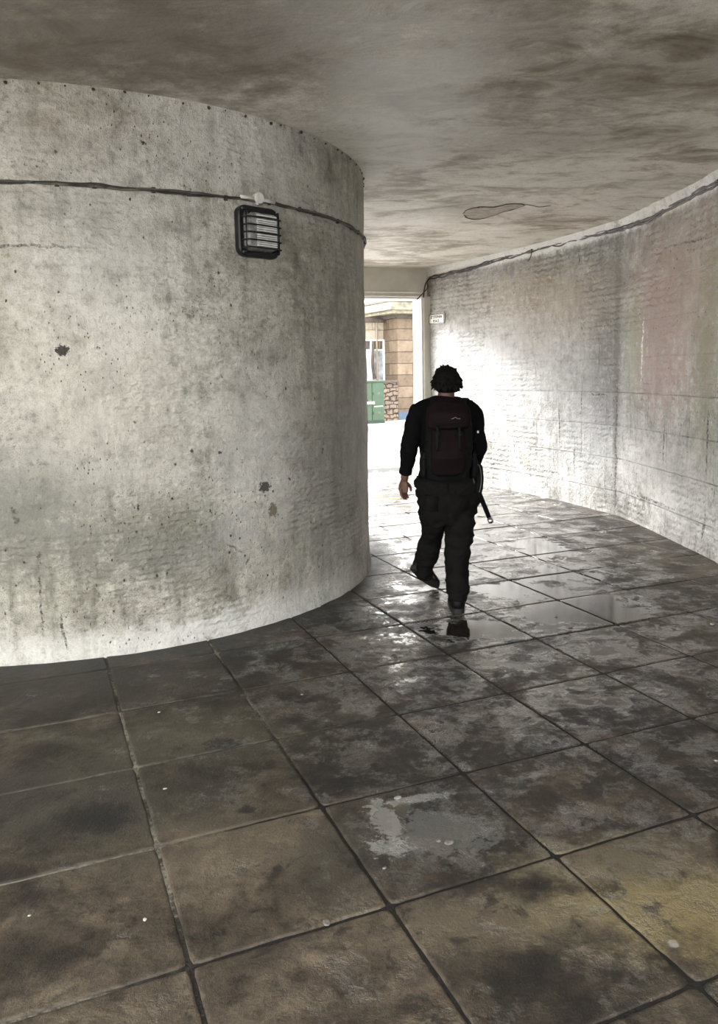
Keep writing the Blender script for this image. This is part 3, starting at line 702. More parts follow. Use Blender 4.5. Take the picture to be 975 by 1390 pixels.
# ---------------------------------------------------------------- cables
def cable(name, pts, n, mat, r, label, wander=.006, seed=0):
    root = empty(name, pts[0]); tag(root, label, 'cable')
    for s in range(n):
        bm = bmesh.new(); Q = []
        for i, p in enumerate(pts):
            ph = s * 2.1
            Q.append(p - pts[0] + Vector((0, 0, wander * 1.6 * math.sin(i * .17 + ph) + wander * 2 * noise.noise(Vector((i * .21, s * 9 + seed, 0))))))
        tube(bm, Q, [r * (1 + .4 * noise.noise(Vector((i * .6, s + 4, 1)))) for i in range(len(Q))], 6)
        obj('strand', bm, mat[s % len(mat)], root)
    return root
def clip(bm, p, d, z):
    pass
Lz = [(-150, 2.62), (-100, 2.63), (-80, 2.631), (-62, 2.636), (-50, 2.641), (-45.5, 2.655), (-43, 2.656), (-25, 2.654), (-15, 2.652), (0, 2.66), (40, 2.66)]
pts = []
d = -130
while d < 30: pts.append(cylpt(d, crv(d, Lz)[0], .013 + .003 * nz(d, 0, .3))); d += .7
c1 = cable('wall_cable', pts, 2, [M_cabled, M_cable], .0075, 'thin twin cable running round the curved wall past the bulkhead lamp', .004, 1)
bm = bmesh.new()
for k in range(24):
    dd = -125 + k * 6.3 + random.uniform(-1.5, 1.5); p = cylpt(dd, crv(dd, Lz)[0], .008) - pts[0]
    tube(bm, [p + Vector((0, 0, -.014)), p + Vector((0, 0, .014))], .012, 6)
obj('clips', bm, M_cabled, c1)['kind'] = 'stuff'
# right wall cable
kp = [(975, 249), (950, 262), (920, 278), (900, 289), (884, 299), (860, 306), (840, 312), (800, 321), (760, 331), (730, 338), (700, 347), (670, 355), (640, 365), (610, 372), (590, 377), (584, 378)]
zk = []
for x, y in kp:
    s_, z_ = wallhit(x, y); zk.append((s_, z_))
zk.sort(); zk = [(0, zk[0][1] - .0)] + zk
pts = []
s_ = .4
while s_ < zk[-1][0]: pts.append(wallpt(s_, crv(s_, zk)[0], .022)); s_ += .04
c2 = cable('wall_cable', pts, 4, [M_cabled, M_cabled, M_cabled, M_cable], .0095, 'tangled bundle of dark cables along the top of the right wall', .011, 5)
a_, b_ = wallhit(723, 342)
bm = bmesh.new(); tube(bm, [p - pts[0] for p in spline([wallpt(a_ - .02, b_ + .03, .03), wallpt(a_ - .05, b_ - .02, .05), wallpt(a_ - .02, b_ - .08, .05), wallpt(a_ + .03, b_ - .11, .045)], 5)], .006, 6); obj('loose_end', bm, M_cabled, c2)
# drop at the corner and conduit over the opening
J3 = Vector((JC.x, JC.y, 0)); EU3 = Vector((EU.x, EU.y, 0)); EN3 = Vector((EN.x, EN.y, 0))
pc = [pts[-1], J3 + EU3 * .06 - EN3 * .05 + Vector((0, 0, 2.93)), J3 + EU3 * .035 - EN3 * .04 + Vector((0, 0, 2.83)), J3 + EU3 * .02 - EN3 * .04 + Vector((0, 0, 2.72))]
bm = bmesh.new(); tube(bm, [p - pts[0] for p in spline(pc, 6)], .011, 7)
tube(bm, [p - pts[0] for p in spline([pc[1] + Vector((.02, 0, 0)), pc[2] + Vector((.04, 0, .02)), pc[3] + Vector((-.05, -.01, .02)), pc[3] + Vector((-.1, 0, -.03))], 6)], .008, 7)
obj('corner_drop', bm, M_cabled, c2)
bm = bmesh.new(); tube(bm, [(-4.9, 0, 0), (-.2, 0, 0), (.03, 0, -.005)], .011, 8)
for k in range(8): tube(bm, [(-.15 - k * .6 - .012, .002, 0), (-.15 - k * .6 + .012, .002, 0)], .015, 8)
cd_ = tag(obj('conduit', bm, M_jamb), 'thin pale conduit fixed along the beam over the exit', 'conduit')
cq = J3 - EN3 * .015 + Vector((0, 0, 2.795)); cd_.location = cq; cd_.rotation_euler = (0, 0, EA)

# ---------------------------------------------------------------- bulkhead lamp
def rrect(w, h, r, n=6):
    out = []
    for cx_, cy_, a0 in ((w - r, h - r, 0), (-w + r, h - r, 90), (-w + r, -h + r, 180), (w - r, -h + r, 270)):
        for k in range(n + 1):
            a = math.radians(a0 + 90 * k / n); out.append((cx_ + r * math.cos(a), cy_ + r * math.sin(a)))
    return out
def loftrr(bm, lv, caps=(True, True), n=6):
    rings = []
    for (w, h, r, y) in lv: rings.append([bm.verts.new((a, y, b)) for a, b in rrect(w, h, r, n)])
    for A_, B_ in zip(rings, rings[1:]):
        for k in range(len(A_)): bm.faces.new((A_[k], A_[(k + 1) % len(A_)], B_[(k + 1) % len(A_)], B_[k]))
    if caps[0]: bm.faces.new(rings[0])
    if caps[1]: bm.faces.new(rings[-1][::-1])
    return rings
la = math.radians(-44.9); lz = 2.463
lamp = empty('bulkhead_lamp', (CC.x + (CR + .004) * math.cos(la), CC.y + (CR + .004) * math.sin(la), lz), la + PI / 2)
tag(lamp, 'black square caged bulkhead lamp with ribbed lens on the round wall', 'lamp')
bm = bmesh.new(); loftrr(bm, [(.15, .145, .05, .02), (.155, .15, .055, 0), (.155, .15, .055, -.028), (.149, .144, .052, -.038), (.124, .119, .036, -.038), (.120, .115, .034, -.02)], (True, True)); obj('housing', bm, M_black, lamp, False)
tl = NT('ribbed_lamp_glass'); o_ = tl.coord(); z_ = tl.sep(o_)[2]
tl.fin(tl.mix(tl.rng(tl.noise(o_, 25, 4), .35, .65), (.16, .16, .155), (.30, .3, .29)), .18, None, .7)
bm = bmesh.new()
prof = [(.120, .115, .034, -.028), (.116, .111, .034, -.05), (.106, .102, .03, -.078)]
loftrr(bm, prof, (True, True))
zz = -.098
while zz < .092:                       # moulded ribs
    hw = .094; n0 = set(bm.faces)
    tube(bm, [(-.052, -.076, zz), (-.050, -.0805, zz), (hw, -.0805, zz), (hw + .010, -.062, zz)], .0042, 6); zz += .0125
    for f in bm.faces:
        if f not in n0: f.material_index = 1
obj('lens', bm, [tl.m, simple('pale_ribbed_glass', (.74, .73, .7), .2, .12, 20, .001)], lamp)
bm = bmesh.new(); loftrr(bm, [(.118, .02, .012, -.038), (.105, .014, .012, -.07)], (True, True))
for v in bm.verts: v.co.z += .098
q = obj('top_hood', bm, M_black, lamp)
for k in range(5):
    z0 = .075 - k * .044
    bm = bmesh.new(); tube(bm, spline([(-.135, -.03, z0), (-.128, -.07, z0), (-.10, -.092, z0), (.10, -.092, z0), (.128, -.07, z0), (.135, -.03, z0)], 4), .0048, 8, up=Vector((0, 0, 1))); obj('guard_bar', bm, M_black, lamp, True)
for s in (-1, 1):
    bm = bmesh.new(); tube(bm, [(s * .124, -.066, .12), (s * .124, -.066, -.125)], .0042, 8, up=Vector((1, 0, 0))); tube(bm, [(s * .124, -.03, .12), (s * .124, -.067, .12)], .0042, 8); tube(bm, [(s * .124, -.03, -.125), (s * .124, -.067, -.125)], .0042, 8); obj('guard_bar', bm, M_black, lamp, True)
for sx in (-1, 1):
    for szz in (-1, 1):
        bm = bmesh.new(); tube(bm, [(sx * .131, -.036, szz * .126), (sx * .131, -.044, szz * .126)], .006, 8); obj('screw', bm, M_metal, lamp)
# round junction box
ja, jz = cylhit(348, 270)
jb = empty('junction_box', (CC.x + CR * math.cos(ja), CC.y + CR * math.sin(ja), jz), ja + PI / 2); tag(jb, 'small round pale conduit box above the lamp', 'junction box')
bm = bmesh.new(); tube(bm, [(0, .012, 0), (0, -.028, 0), (0, -.032, 0)], [.032, .032, .029], 24); obj('body', bm, M_disc, jb)
bm = bmesh.new(); tube(bm, [(0, -.031, 0), (0, -.037, 0), (0, -.039, 0)], [.033, .033, .028], 24); obj('cover', bm, M_disc, jb)
for s in (-1, 1):
    bm = bmesh.new(); tube(bm, [(s * .02, -.015, -.004), (s * .13, -.014, -.006)], .011, 10); obj('gland', bm, M_disc, jb, True)
bm = bmesh.new(); tube(bm, [(0, -.015, -.02), (.0, -.015, -.036)], .01, 10, up=Vector((1, 0, 0))); obj('gland', bm, M_disc, jb, True)

# ---------------------------------------------------------------- street name sign
s0, zA = wallhit(583.5, 434); s1, zB = wallhit(604.5, 432)
c_s = (s0 + s1) / 2; half = abs(s0 - s1) / 2
pa = wallpt(s0, 0, .016); pb = wallpt(s1, 0, .016)
ang = math.atan2(pb.y - pa.y, pb.x - pa.x); L_ = (pb - pa).length / 2
zt_ = wallhit(594, 426)[1]; zb_ = wallhit(594, 440)[1]; hh = (zt_ - zb_) / 2
sign = empty('street_sign', ((pa.x + pb.x) / 2, (pa.y + pb.y) / 2, (zt_ + zb_) / 2), ang)
tag(sign, 'small white street name plate with black border on the right wall near the exit', 'sign')
bm = bmesh.new(); loftrr(bm, [(L_, hh, .035, .012), (L_, hh, .035, 0), (L_ - .003, hh - .003, .033, -.003)]); obj('plate', bm, simple('sign_enamel', (.84, .83, .72), .35, .05, 20, .001), sign)
bm = bmesh.new(); r1 = rrect(L_ - .004, hh - .004, .033); r2 = rrect(L_ - .017, hh - .015, .024)
v1 = [bm.verts.new((a, -.0045, b)) for a, b in r1]; v2 = [bm.verts.new((a, -.0045, b)) for a, b in r2]
for k in range(len(v1)): bm.faces.new((v1[k], v1[(k + 1) % len(v1)], v2[(k + 1) % len(v1)], v2[k]))
obj('border', bm, M_black, sign)
def text(body, size, loc, parent, mat, xs=1):
    cu = bpy.data.curves.new('t', 'FONT'); cu.body = body; cu.size = size; cu.align_x = 'CENTER'; cu.align_y = 'CENTER'; cu.extrude = .0008; cu.offset = size * .012
    o = bpy.data.objects.new('t', cu); C.objects.link(o); dg = bpy.context.evaluated_depsgraph_get()
    me = bpy.data.meshes.new_from_object(o.evaluated_get(dg), depsgraph=dg); bpy.data.objects.remove(o)
    w = link('lettering', me, mat, parent); w.rotation_euler = (PI / 2, 0, 0); w.location = loc; w.scale = (xs, 1, 1); return w
text('ST STEPHEN', hh * .82, (0, -.006, hh * .36), sign, M_black, (L_ * 1.62) / (hh * .82 * 5.9) )
text('PLACE', hh * .82, (0, -.006, -hh * .42), sign, M_black, (L_ * 1.62) / (hh * .82 * 5.9))

# ---------------------------------------------------------------- litter on the slabs
def pebble(x, y, r, mat, name, label, group=None, flat=.5):
    bm = bmesh.new(); bmesh.ops.create_icosphere(bm, subdivisions=3, radius=1)
    sd = random.uniform(0, 99)
    for v in bm.verts:
        v.co *= 1 + .35 * noise.noise(v.co * 1.3 + Vector((sd, 0, 0))); v.co = Vector((v.co.x * r * 1.3, v.co.y * r, v.co.z * r * flat))
    o = obj(name, bm, mat, None, True); p = fl(x, y); zmin = min(v.co.z for v in o.data.vertices); o.location = (p.x, p.y, -zmin); o.rotation_euler.z = random.uniform(0, 3)
    tag(o, label, 'pebble' if name == 'pebble' else 'litter', group); return o
M_peb = simple('grey_pebble', (.16, .15, .135), .5, .4, 40, .002)
M_scr = simple('grey_scrap', (.32, .31, .28), .6, .2, 40, .002)
M_lit = simple('pale_scrap', (.5, .48, .43), .6, .15, 40, .002)
pebble(610, 1146, .013, M_peb, 'pebble', 'dark pebble lying on the slab beside the forked puddle')
pebble(596, 1142, .008, M_peb, 'pebble', 'smaller pebble just left of the dark pebble by the forked puddle')
pebble(522, 1179, .006, M_peb, 'pebble', 'tiny pebble near the slab joint below the forked puddle')
pebble(540, 1084, .011, M_scr, 'paper_scrap', 'pale flattened scrap at the top of the forked puddle', None, .3)
pebble(197, 1249, .0055, M_lit, 'paper_scrap', 'small white scrap on the front left slab')
pebble(40, 1243, .004, M_lit, 'paper_scrap', 'tiny white scrap at the far left front of the paving', None, .3)
pebble(443, 1254, .011, M_peb, 'pebble', 'round pebble in the joint near the front of the paving')
pebble(224, 1071, .006, M_lit, 'paper_scrap', 'pale scrap on the slab left of centre, two slabs out from the round wall', None, .25)
pebble(410, 943, .006, M_lit, 'paper_scrap', 'tiny pale scrap on the slab in front of the round wall', None, .3)
pebble(216, 967, .006, M_lit, 'paper_scrap', 'tiny pale speck on the dark slab close to the round wall', None, .3)
pebble(775, 852, .011, M_peb, 'pebble', 'pebble standing in the long puddle right of the walker')
pebble(755, 838, .008, M_peb, 'pebble', 'small pebble at the upper left rim of the long puddle')
pebble(967, 848, .010, M_lit, 'paper_scrap', 'pale scrap on the slabs by the right wall', None, .4)
pebble(972, 1033, .006, M_lit, 'paper_scrap', 'tiny white scrap at the right edge of the paving', None, .3)

# <<P
# ================================================================ the walker
UPY = Vector((0, 1, 0))
M_skin = simple('skin', (.11, .06, .042), .5, .12, 30, .0006)
M_hair = simple('dark_hair', (.0035, .0028, .0025), .75, .4, 90, .001, spec=.12)
M_knit = simple('black_knit', (.003, .003, .0032), .95, .3, 30, .002, bscale=400, spec=.08)
M_trous = simple('charcoal_trouser_cloth', (.0055, .0053, .005), .9, .35, 14, .001, bscale=500, spec=.12)
M_pack = simple('dark_maroon_nylon', (.0055, .0022, .0028), .8, .25, 8, .0015, bscale=300, spec=.12)
M_packb = simple('black_nylon', (.003, .003, .0033), .75, .3, 20, .001, bscale=300, spec=.15)
M_shoe = simple('black_shoe_leather', (.004, .004, .004), .6, .3, 30, .001, spec=.2)
M_sole = simple('rubber_sole', (.012, .011, .01), .8, .3, 30, .001)
M_eye = simple('eye', (.6, .6, .58), .2, .05, 10, .0)
heelR = fl(622, 833)
B0 = Vector((heelR.x, heelR.y, 0))
person = empty('person', B0)
tag(person, 'person in dark clothes walking away across the wet slabs towards the exit', 'person')
def loc(me_or_bm): return me_or_bm
def place(name, me, mat, parent=person, base=B0):
    for v in me.vertices: v.co -= base
    return link(name, me, mat, parent)
hipR, kneeR, ankR = at(626, 676, 5.18), at(622, 745, 5.19), at(621, 815, 5.14)
hipL, kneeL, ankL = at(586, 676, 5.20), at(588, 728, 5.42), at(575, 774, 5.50)
pel = at(606, 664, 5.18); waist = at(606, 638, 5.17); chest = at(607, 585, 5.15); collar = at(606, 549, 5.14)
neck0, neck1 = at(606, 550, 5.13), at(606, 530, 5.15); hd = at(606, 520, 5.16)
shL, elL, wrL = at(567, 560, 5.14), at(556, 607, 5.10), at(549, 651, 5.20)
shR, elR, wrR = at(643, 560, 5.14), at(650, 611, 5.09), at(641, 634, 5.30)

def hand(bm, wrist, fdir, palm_n, side, curl, L=.092, s=1.0):
    """palm + five fingers; fdir down the hand, palm_n out of the palm, side towards the thumb"""
    f = fdir.normalized(); p = palm_n.normalized(); t = side.normalized()
    e = wrist + f * L * s
    tube(bm, [wrist - f * .03, wrist + f * .01, wrist + f * .045, e - f * .01, e + f * .004], [(.018, .025), (.018, .028), (.017, .039), (.015, .041), (.012, .037)], 12, up=p)
    for k, (ln, off) in enumerate(((.072, .031), (.082, .0105), (.077, -.0105), (.060, -.030))):
        base = e + t * off - f * .012; d = f; pts = [base - f * .012, base]
        ang = 0
        for j, seg in enumerate((.45, .31, .24)):
            ang += curl[k] * (.8, 1.0, .7)[j]
            d = (f * math.cos(ang) + p * math.sin(ang)).normalized()
            pts.append(pts[-1] + d * ln * seg * s)
        tube(bm, pts, [.0085, .0095, .0088, .008, .0062], 10, up=t)
    b = wrist + f * .025 + t * .026; td = (f * .72 + t * .55 + p * .42).normalized()
    tube(bm, [b - td * .02 - t * .008, b + td * .02, b + td * .045, b + td * .045 + (f * .9 + p * .35).normalized() * .032], [.014, .0135, .0105, .008], 10, up=p)

# body: one continuous surface
bm = bmesh.new()
tube(bm, [pel - Vector((0, 0, .10)), pel, waist, chest, collar - Vector((0, 0, .03)), collar + Vector((0, 0, .0))], [(.12, .09), (.165, .115), (.15, .1), (.17, .11), (.14, .08), (.06, .055)], 24, up=UPY)
tube(bm, [shL + Vector((0.03, 0, .015)), collar, shR + Vector((-.03, 0, .015))], [.045, .05, .045], 14)
tube(bm, [neck0 - Vector((0, 0, .03)), neck0, neck1, neck1 + Vector((0, .01, .04))], [(.075, .06), (.058, .055), (.053, .056), (.055, .06)], 18, up=UPY)
ball(bm, hd + Vector((0, -.008, .02)), (.074, .093, .088), 24, 16)                       # skull
ball(bm, hd + Vector((0, .025, -.03)), (.058, .066, .068), 20, 14)                        # face
ball(bm, hd + Vector((0, .062, -.075)), (.03, .025, .024), 14, 10)                        # chin
tube(bm, [hd + Vector((0, .086, .01)), hd + Vector((0, .102, -.018)), hd + Vector((0, .112, -.034)), hd + Vector((0, .09, -.042))], [.008, .011, .015, .012], 10, up=Vector((1, 0, 0)))
for s in (-1, 1):
    ball(bm, hd + Vector((s * .03, .078, .012)), (.02, .014, .008), 12, 8)                # brow
    ball(bm, hd + Vector((s * .036, .062, -.026)), (.02, .022, .018), 12, 8)              # cheek
    ball(bm, hd + Vector((s * .076, .0, -.018)), (.009, .019, .032), 12, 8)               # ear
ball(bm, hd + Vector((0, .088, -.054)), (.024, .009, .006), 12, 8); ball(bm, hd + Vector((0, .086, -.064)), (.02, .009, .007), 12, 8)   # lips
for (a, b, c) in ((shL, elL, wrL), (shR, elR, wrR)):
    tube(bm, [a + Vector((0, 0, .0)), a.lerp(b, .35), b, b.lerp(c, .35), b.lerp(c, .75), c], [.03, .043, .036, .037, .030, .025], 14, up=UPY)
    ball(bm, b, .036)
for (a, b, c) in ((hipL, kneeL, ankL), (hipR, kneeR, ankR)):
    tube(bm, [a + Vector((0, 0, .04)), a.lerp(b, .35), b, b.lerp(c, .35), b.lerp(c, .8), c], [.062, .056, .044, .044, .034, .034], 16, up=UPY)
    ball(bm, b, .045)
fL = (at(593, 795, 5.74) - ankL).normalized()
tube(bm, [ankR, ankR + Vector((0, .07, -.035)), ankR + Vector((.005, .17, -.055))], [(.034, .03), (.037, .028), (.04, .018)], 12)
tube(bm, [ankL, ankL + fL * .08, ankL + fL * .17], [(.034, .03), (.037, .028), (.04, .018)], 12)
hand(bm, wrL, at(547, 678, 5.235) - at(550, 651, 5.20), Vector((.75, -.65, 0)), Vector((.65, .75, .0)), (.3, .25, .25, .3), s=.93)
gd = (at(668, 709, 5.0) - at(645, 652, 5.22)).normalized()
hand(bm, wrR, Vector((.12, .45, -.75)), Vector((-.75, .3, -.1)), Vector((-.1, .8, .5)), (1.0, 1.05, 1.1, 1.15), s=.9)
me = remesh(bm, .0048, 3)
place('body', me, M_skin)
for s in (-1, 1):
    bm = bmesh.new(); ball(bm, hd + Vector((s * .03, .079, -.003)) - B0, .0115, 12, 8); ey = obj('eye', bm, M_eye, person, True)
    bm = bmesh.new(); ball(bm, hd + Vector((s * .03, .0868, -.004)) - B0, .0055, 12, 8); obj('iris', bm, M_hair, ey, True)

# hair: tousled, collar length
bm = bmesh.new()
ball(bm, hd + Vector((0, -.022, .022)), (.088, .095, .085), 28, 18)
ball(bm, hd + Vector((0, -.03, -.015)), (.086, .082, .055), 24, 14)
ball(bm, hd + Vector((-.005, -.02, .05)), (.055, .06, .062), 20, 12); ball(bm, hd + Vector((0, .008, .066)), (.074, .086, .046), 20, 12)
rh = random.Random(5)
for k in range(340):
    th = rh.uniform(0, 2 * PI); ph = rh.uniform(-.62, 1.45)
    n_ = Vector((math.cos(th) * math.cos(ph), math.sin(th) * math.cos(ph), math.sin(ph)))
    if n_.y > .45 and ph < .42: continue
    if n_.y > .1 and ph < -.1: continue
    b = hd + Vector((n_.x * .084, n_.y * .09 - .022, n_.z * .085 + .016))
    flow = (Vector((n_.x * .3, n_.y * .3, -1.0 if ph < 1.0 else -.05)) + Vector((rh.uniform(-.35, .35), rh.uniform(-.35, .35), rh.uniform(-.2, .2)))).normalized()
    L1 = rh.uniform(.022, .040)
    out = n_ * rh.uniform(.0, .005) * (1.8 if ph < .2 else .6)
    tube(bm, [b - n_ * .012, b + out * .6 + flow * L1 * .5, b + out + flow * L1 + n_ * rh.uniform(-.004, .008)], [.0105, .0085, .0026], 6)
me = remesh(bm, .0042, 1, lambda c, n: .0022 * noise.noise(Vector((c.x * 130, c.y * 130, c.z * 45))))
place('hair', me, M_hair)

# sweater
bm = bmesh.new()
tube(bm, [at(607, 662, 5.17), at(607, 645, 5.17), at(607, 620, 5.16), chest, at(607, 562, 5.14), at(606, 549, 5.14), at(606, 541, 5.135)],
     [(.17, .12), (.19, .135), (.178, .132), (.20, .135), (.185, .12), (.125, .09), (.064, .06)], 32, up=UPY)
tube(bm, [shL + Vector((.0, 0, .0)), at(578, 552, 5.14), at(592, 547, 5.14), at(606, 546, 5.14), at(620, 547, 5.14), at(634, 552, 5.14), shR], [.056, .052, .046, .046, .046, .052, .056], 16)
tube(bm, [shL + Vector((.01, 0, .012)), shL, shL.lerp(elL, .4), elL, elL.lerp(wrL, .4), elL.lerp(wrL, .74)], [.035, .060, .064, .058, .052, .042], 18, up=UPY)
tube(bm, [shR + Vector((-.01, 0, .012)), shR, shR.lerp(elR, .4), elR, elR.lerp(wrR, .5), elR.lerp(wrR, .9)], [.035, .060, .062, .056, .050, .040], 18, up=UPY)
ball(bm, elL, .055); ball(bm, elR, .054); ball(bm, shL, (.060, .065, .060)); ball(bm, shR, (.060, .065, .060))
def knitfold(c, n):
    a = noise.noise(Vector((c.x * 9, c.y * 9, c.z * 16))); b = noise.noise(Vector((c.x * 22 + c.z * 14, c.y * 20, c.z * 26)))
    return .008 * a + .0035 * b
me = remesh(bm, .007, 5, knitfold); place('sweater', me, M_knit)
bm = bmesh.new(); q = (wrL - elL).normalized(); c_ = elL.lerp(wrL, .735) - B0
tube(bm, [c_ - q * .012, c_ + q * .012], .0435, 20, up=UPY); obj('cuff', bm, M_knit, person, True)

# trousers
bm = bmesh.new()
tube(bm, [at(607, 646, 5.17), at(607, 652, 5.17), at(607, 662, 5.17), at(607, 680, 5.18), at(605, 700, 5.19), at(604, 714, 5.19)],
     [(.205, .14), (.208, .143), (.205, .15), (.195, .15), (.17, .13), (.10, .08)], 30, up=UPY, power=2.3)
tube(bm, [at(586, 668, 5.19), at(587, 690, 5.22), at(589, 712, 5.32), kneeL + Vector((-.008, 0, 0)), at(583, 742, 5.44), at(579, 757, 5.47), at(577, 768, 5.485), at(577, 776, 5.50), at(578, 781, 5.515)],
     [(.105, .13), (.098, .12), (.080, .10), (.074, .092), (.08, .088), (.076, .085), (.068, .08), (.062, .075), (.055, .066)], 24, up=UPY)
tube(bm, [at(628, 668, 5.18), at(627, 690, 5.18), at(625, 712, 5.18), at(622, 740, 5.18), at(620, 762, 5.17), at(621, 785, 5.15), at(621, 801, 5.14), at(621, 812, 5.13), at(621, 816, 5.125)],
     [(.112, .13), (.108, .125), (.100, .115), (.088, .1), (.082, .092), (.080, .088), (.076, .084), (.066, .08), (.062, .078)], 24, up=UPY)
ball(bm, at(571, 656, 5.17), (.045, .07, .04)); ball(bm, at(643, 660, 5.17), (.05, .07, .05))
def clothfold(c, n):
    z = c.z
    low = max(0, 1 - z / .45)
    sd = 1 if c.x > at(605, 700, 5.19).x else -1
    k = noise.noise(Vector((c.x * 7 + z * 5, c.y * 7, z * 7))) * .010
    k += (.32 - abs(noise.noise(Vector((c.x * 8 * sd + z * 7, c.y * 8, z * 12 + 3 * sd))))) * .030
    k += (.3 - abs(noise.noise(Vector((c.x * 16 * sd - z * 12, c.y * 14, z * 22))))) * (.008 + .014 * low)
    return k - .005
me = remesh(bm, .006, 4, clothfold); place('trousers', me, M_trous)
# waistband, back pockets
def on_back(x, y, Y): return at(x, y, Y) - B0
for (x0, x1, y0, y1) in ((577, 597, 672, 693), (616, 637, 672, 693)):
    bm = bmesh.new(); a, b, c, d = [on_back(*p, 5.038) for p in ((x0, y0), (x1, y0 + 1), (x1 - 1, y1), (x0 + 1, y1))]
    P4 = [a, b, c, (c + d) / 2 + Vector((0, 0, -.014)), d]
    f0 = [bm.verts.new(p + Vector((0, .03, 0))) for p in P4]; f1 = [bm.verts.new(p) for p in P4]
    bm.faces.new(f0); bm.faces.new(f1[::-1])
    for k in range(5): bm.faces.new((f0[k], f0[(k + 1) % 5], f1[(k + 1) % 5], f1[k]))
    bmesh.ops.bevel(bm, geom=bm.edges[:], offset=.004, segments=2, affect='EDGES'); obj('back_pocket', bm, M_trous, person, True)

bm = bmesh.new(); tube(bm, [ankL + Vector((0, -.01, .04)) - B0, ankL + fL * .06 - B0, ankL + fL * .1 - B0], [.05, .047, .035], 16); obj('sock', bm, M_knit, person, True)
# shoes (local: heel at origin, toe along +Y, sole at z 0)
def shoe(M, name='shoe'):
    bm = bmesh.new()
    ball(bm, (0, .05, .052), (.041, .055, .052)); ball(bm, (0, .035, .085), (.036, .04, .035))
    tube(bm, [(0, .03, .05), (0, .10, .05), (0, .16, .040), (.004, .22, .032), (.006, .27, .026)], [(.040, .045), (.040, .044), (.046, .034), (.047, .028), (.032, .018)], 20)
    ball(bm, (.004, .235, .03), (.045, .05, .026))
    me = remesh(bm, .005, 4); me.transform(M); me.transform(Matrix.Translation(-B0)); s_ = link(name, me, M_shoe, person)
    bm = bmesh.new(); out = []
    for k in range(32):
        a = 2 * PI * k / 32; y = .142 - .15 * math.cos(a); w_ = (.043 if y < .12 else .043 + .008 * math.sin(min(1, (y - .12) / .09) * PI / 2)) * abs(math.sin(a)) ** .55
        out.append(Vector((math.copysign(w_, math.sin(a)) + .003 * (y > .12), y, 0)))
    r0 = [bm.verts.new(p) for p in out]; r1 = [bm.verts.new(p * 1.0 + Vector((0, 0, .022 + .004 * (p.y < .09)))) for p in out]
    bm.faces.new(r0[::-1]); bm.faces.new(r1)
    for k in range(32): bm.faces.new((r0[k], r0[(k + 1) % 32], r1[(k + 1) % 32], r1[k]))
    bm.transform(M); bm.transform(Matrix.Translation(-B0)); obj('sole', bm, M_sole, s_)
    bm = bmesh.new()
    for k in range(4): tube(bm, [(-.022, .10 + k * .022, .088 - k * .009), (.0, .10 + k * .022, .094 - k * .009), (.022, .112 + k * .022, .088 - k * .010)], .003, 6)
    bm.transform(M); bm.transform(Matrix.Translation(-B0)); obj('laces', bm, M_shoe, s_)
    return s_
shoe(Matrix.Translation((heelR.x, heelR.y - .0, .001)) @ Matrix.Rotation(-.06, 4, 'Z') @ Matrix.Scale(1.22, 4))
toe = fl(591, 799); toe.z = .004
hl = at(561, 773, 5.49)
ydir = (toe - hl).normalized(); xdir = ydir.cross(Vector((0, 0, 1))).normalized(); xdir = (xdir + Vector((0, 0, -.0))).normalized(); zdir = xdir.cross(ydir)
ML = Matrix((xdir, ydir, zdir)).transposed().to_4x4(); ML.translation = toe - ydir * .292 * 1.18
shoe(ML @ Matrix.Scale(1.18, 4))

# ---------------------------------------------------------------- backpack
pack = empty('backpack', (B0.x, at(608, 650, 4.95).y, at(608, 650, 4.9).z)); PB = pack.location.copy()
tag(pack, 'dark maroon and black rucksack on the walker\'s back', 'backpack')
def pk(x, y, Y): return at(x, y, Y) - PB
bm = bmesh.new()
tube(bm, [pk(608, 651, 4.98), pk(608, 647, 4.98), pk(608, 630, 4.96), pk(609, 605, 4.955), pk(609, 580, 4.965), pk(609, 565, 4.98), pk(609, 555, 4.99), pk(609, 551, 5.0)],
     [(.10, .05), (.135, .085), (.148, .105), (.150, .11), (.146, .10), (.132, .08), (.105, .06), (.06, .035)], 36, up=UPY, power=3.2)
me = remesh(bm, .006, 4, lambda c, n: .004 * noise.noise(c * 14) + .003 * noise.noise(Vector((c.x * 30, c.y * 30, c.z * 9))))
link('main_bag', me, M_packb, pack)
bm = bmesh.new()
tube(bm, [pk(609, 645, 4.90), pk(609, 641, 4.89), pk(609, 620, 4.865), pk(609, 600, 4.862), pk(609, 586, 4.875), pk(609, 582, 4.89)], [(.07, .02), (.105, .04), (.112, .055), (.112, .055), (.105, .045), (.08, .02)], 30, up=UPY, power=3)
link('front_pocket', remesh(bm, .006, 4, lambda c, n: .003 * noise.noise(c * 20)), M_pack, pack)
bm = bmesh.new()
tube(bm, [pk(609, 581, 4.91), pk(609, 577, 4.885), pk(609, 568, 4.90), pk(609, 557, 4.93), pk(609, 550, 4.97), pk(609, 547.5, 5.0)], [(.132, .04), (.142, .075), (.142, .085), (.134, .08), (.112, .065), (.07, .03)], 32, up=UPY, power=3)
lid = link('lid', remesh(bm, .006, 4, lambda c, n: .004 * noise.noise(c * 16)), M_pack, pack)
bm = bmesh.new()
tube(bm, [pk(588, 574, 4.812), pk(600, 575.5, 4.802), pk(618, 575.5, 4.802), pk(630, 574, 4.812)], .004, 6); obj('zip', bm, M_packb, lid)
bm = bmesh.new()
tube(bm, [pk(612.5, 568.6, 4.812), pk(615.5, 568.2, 4.812), pk(618.5, 566.2, 4.813), pk(621, 568.2, 4.812), pk(625, 568.4, 4.812)], .0016, 5)
q = obj('emblem', bm, simple('faded_print', (.22, .20, .19), .6, .1), lid); q['label'] = 'small faded pale mark'
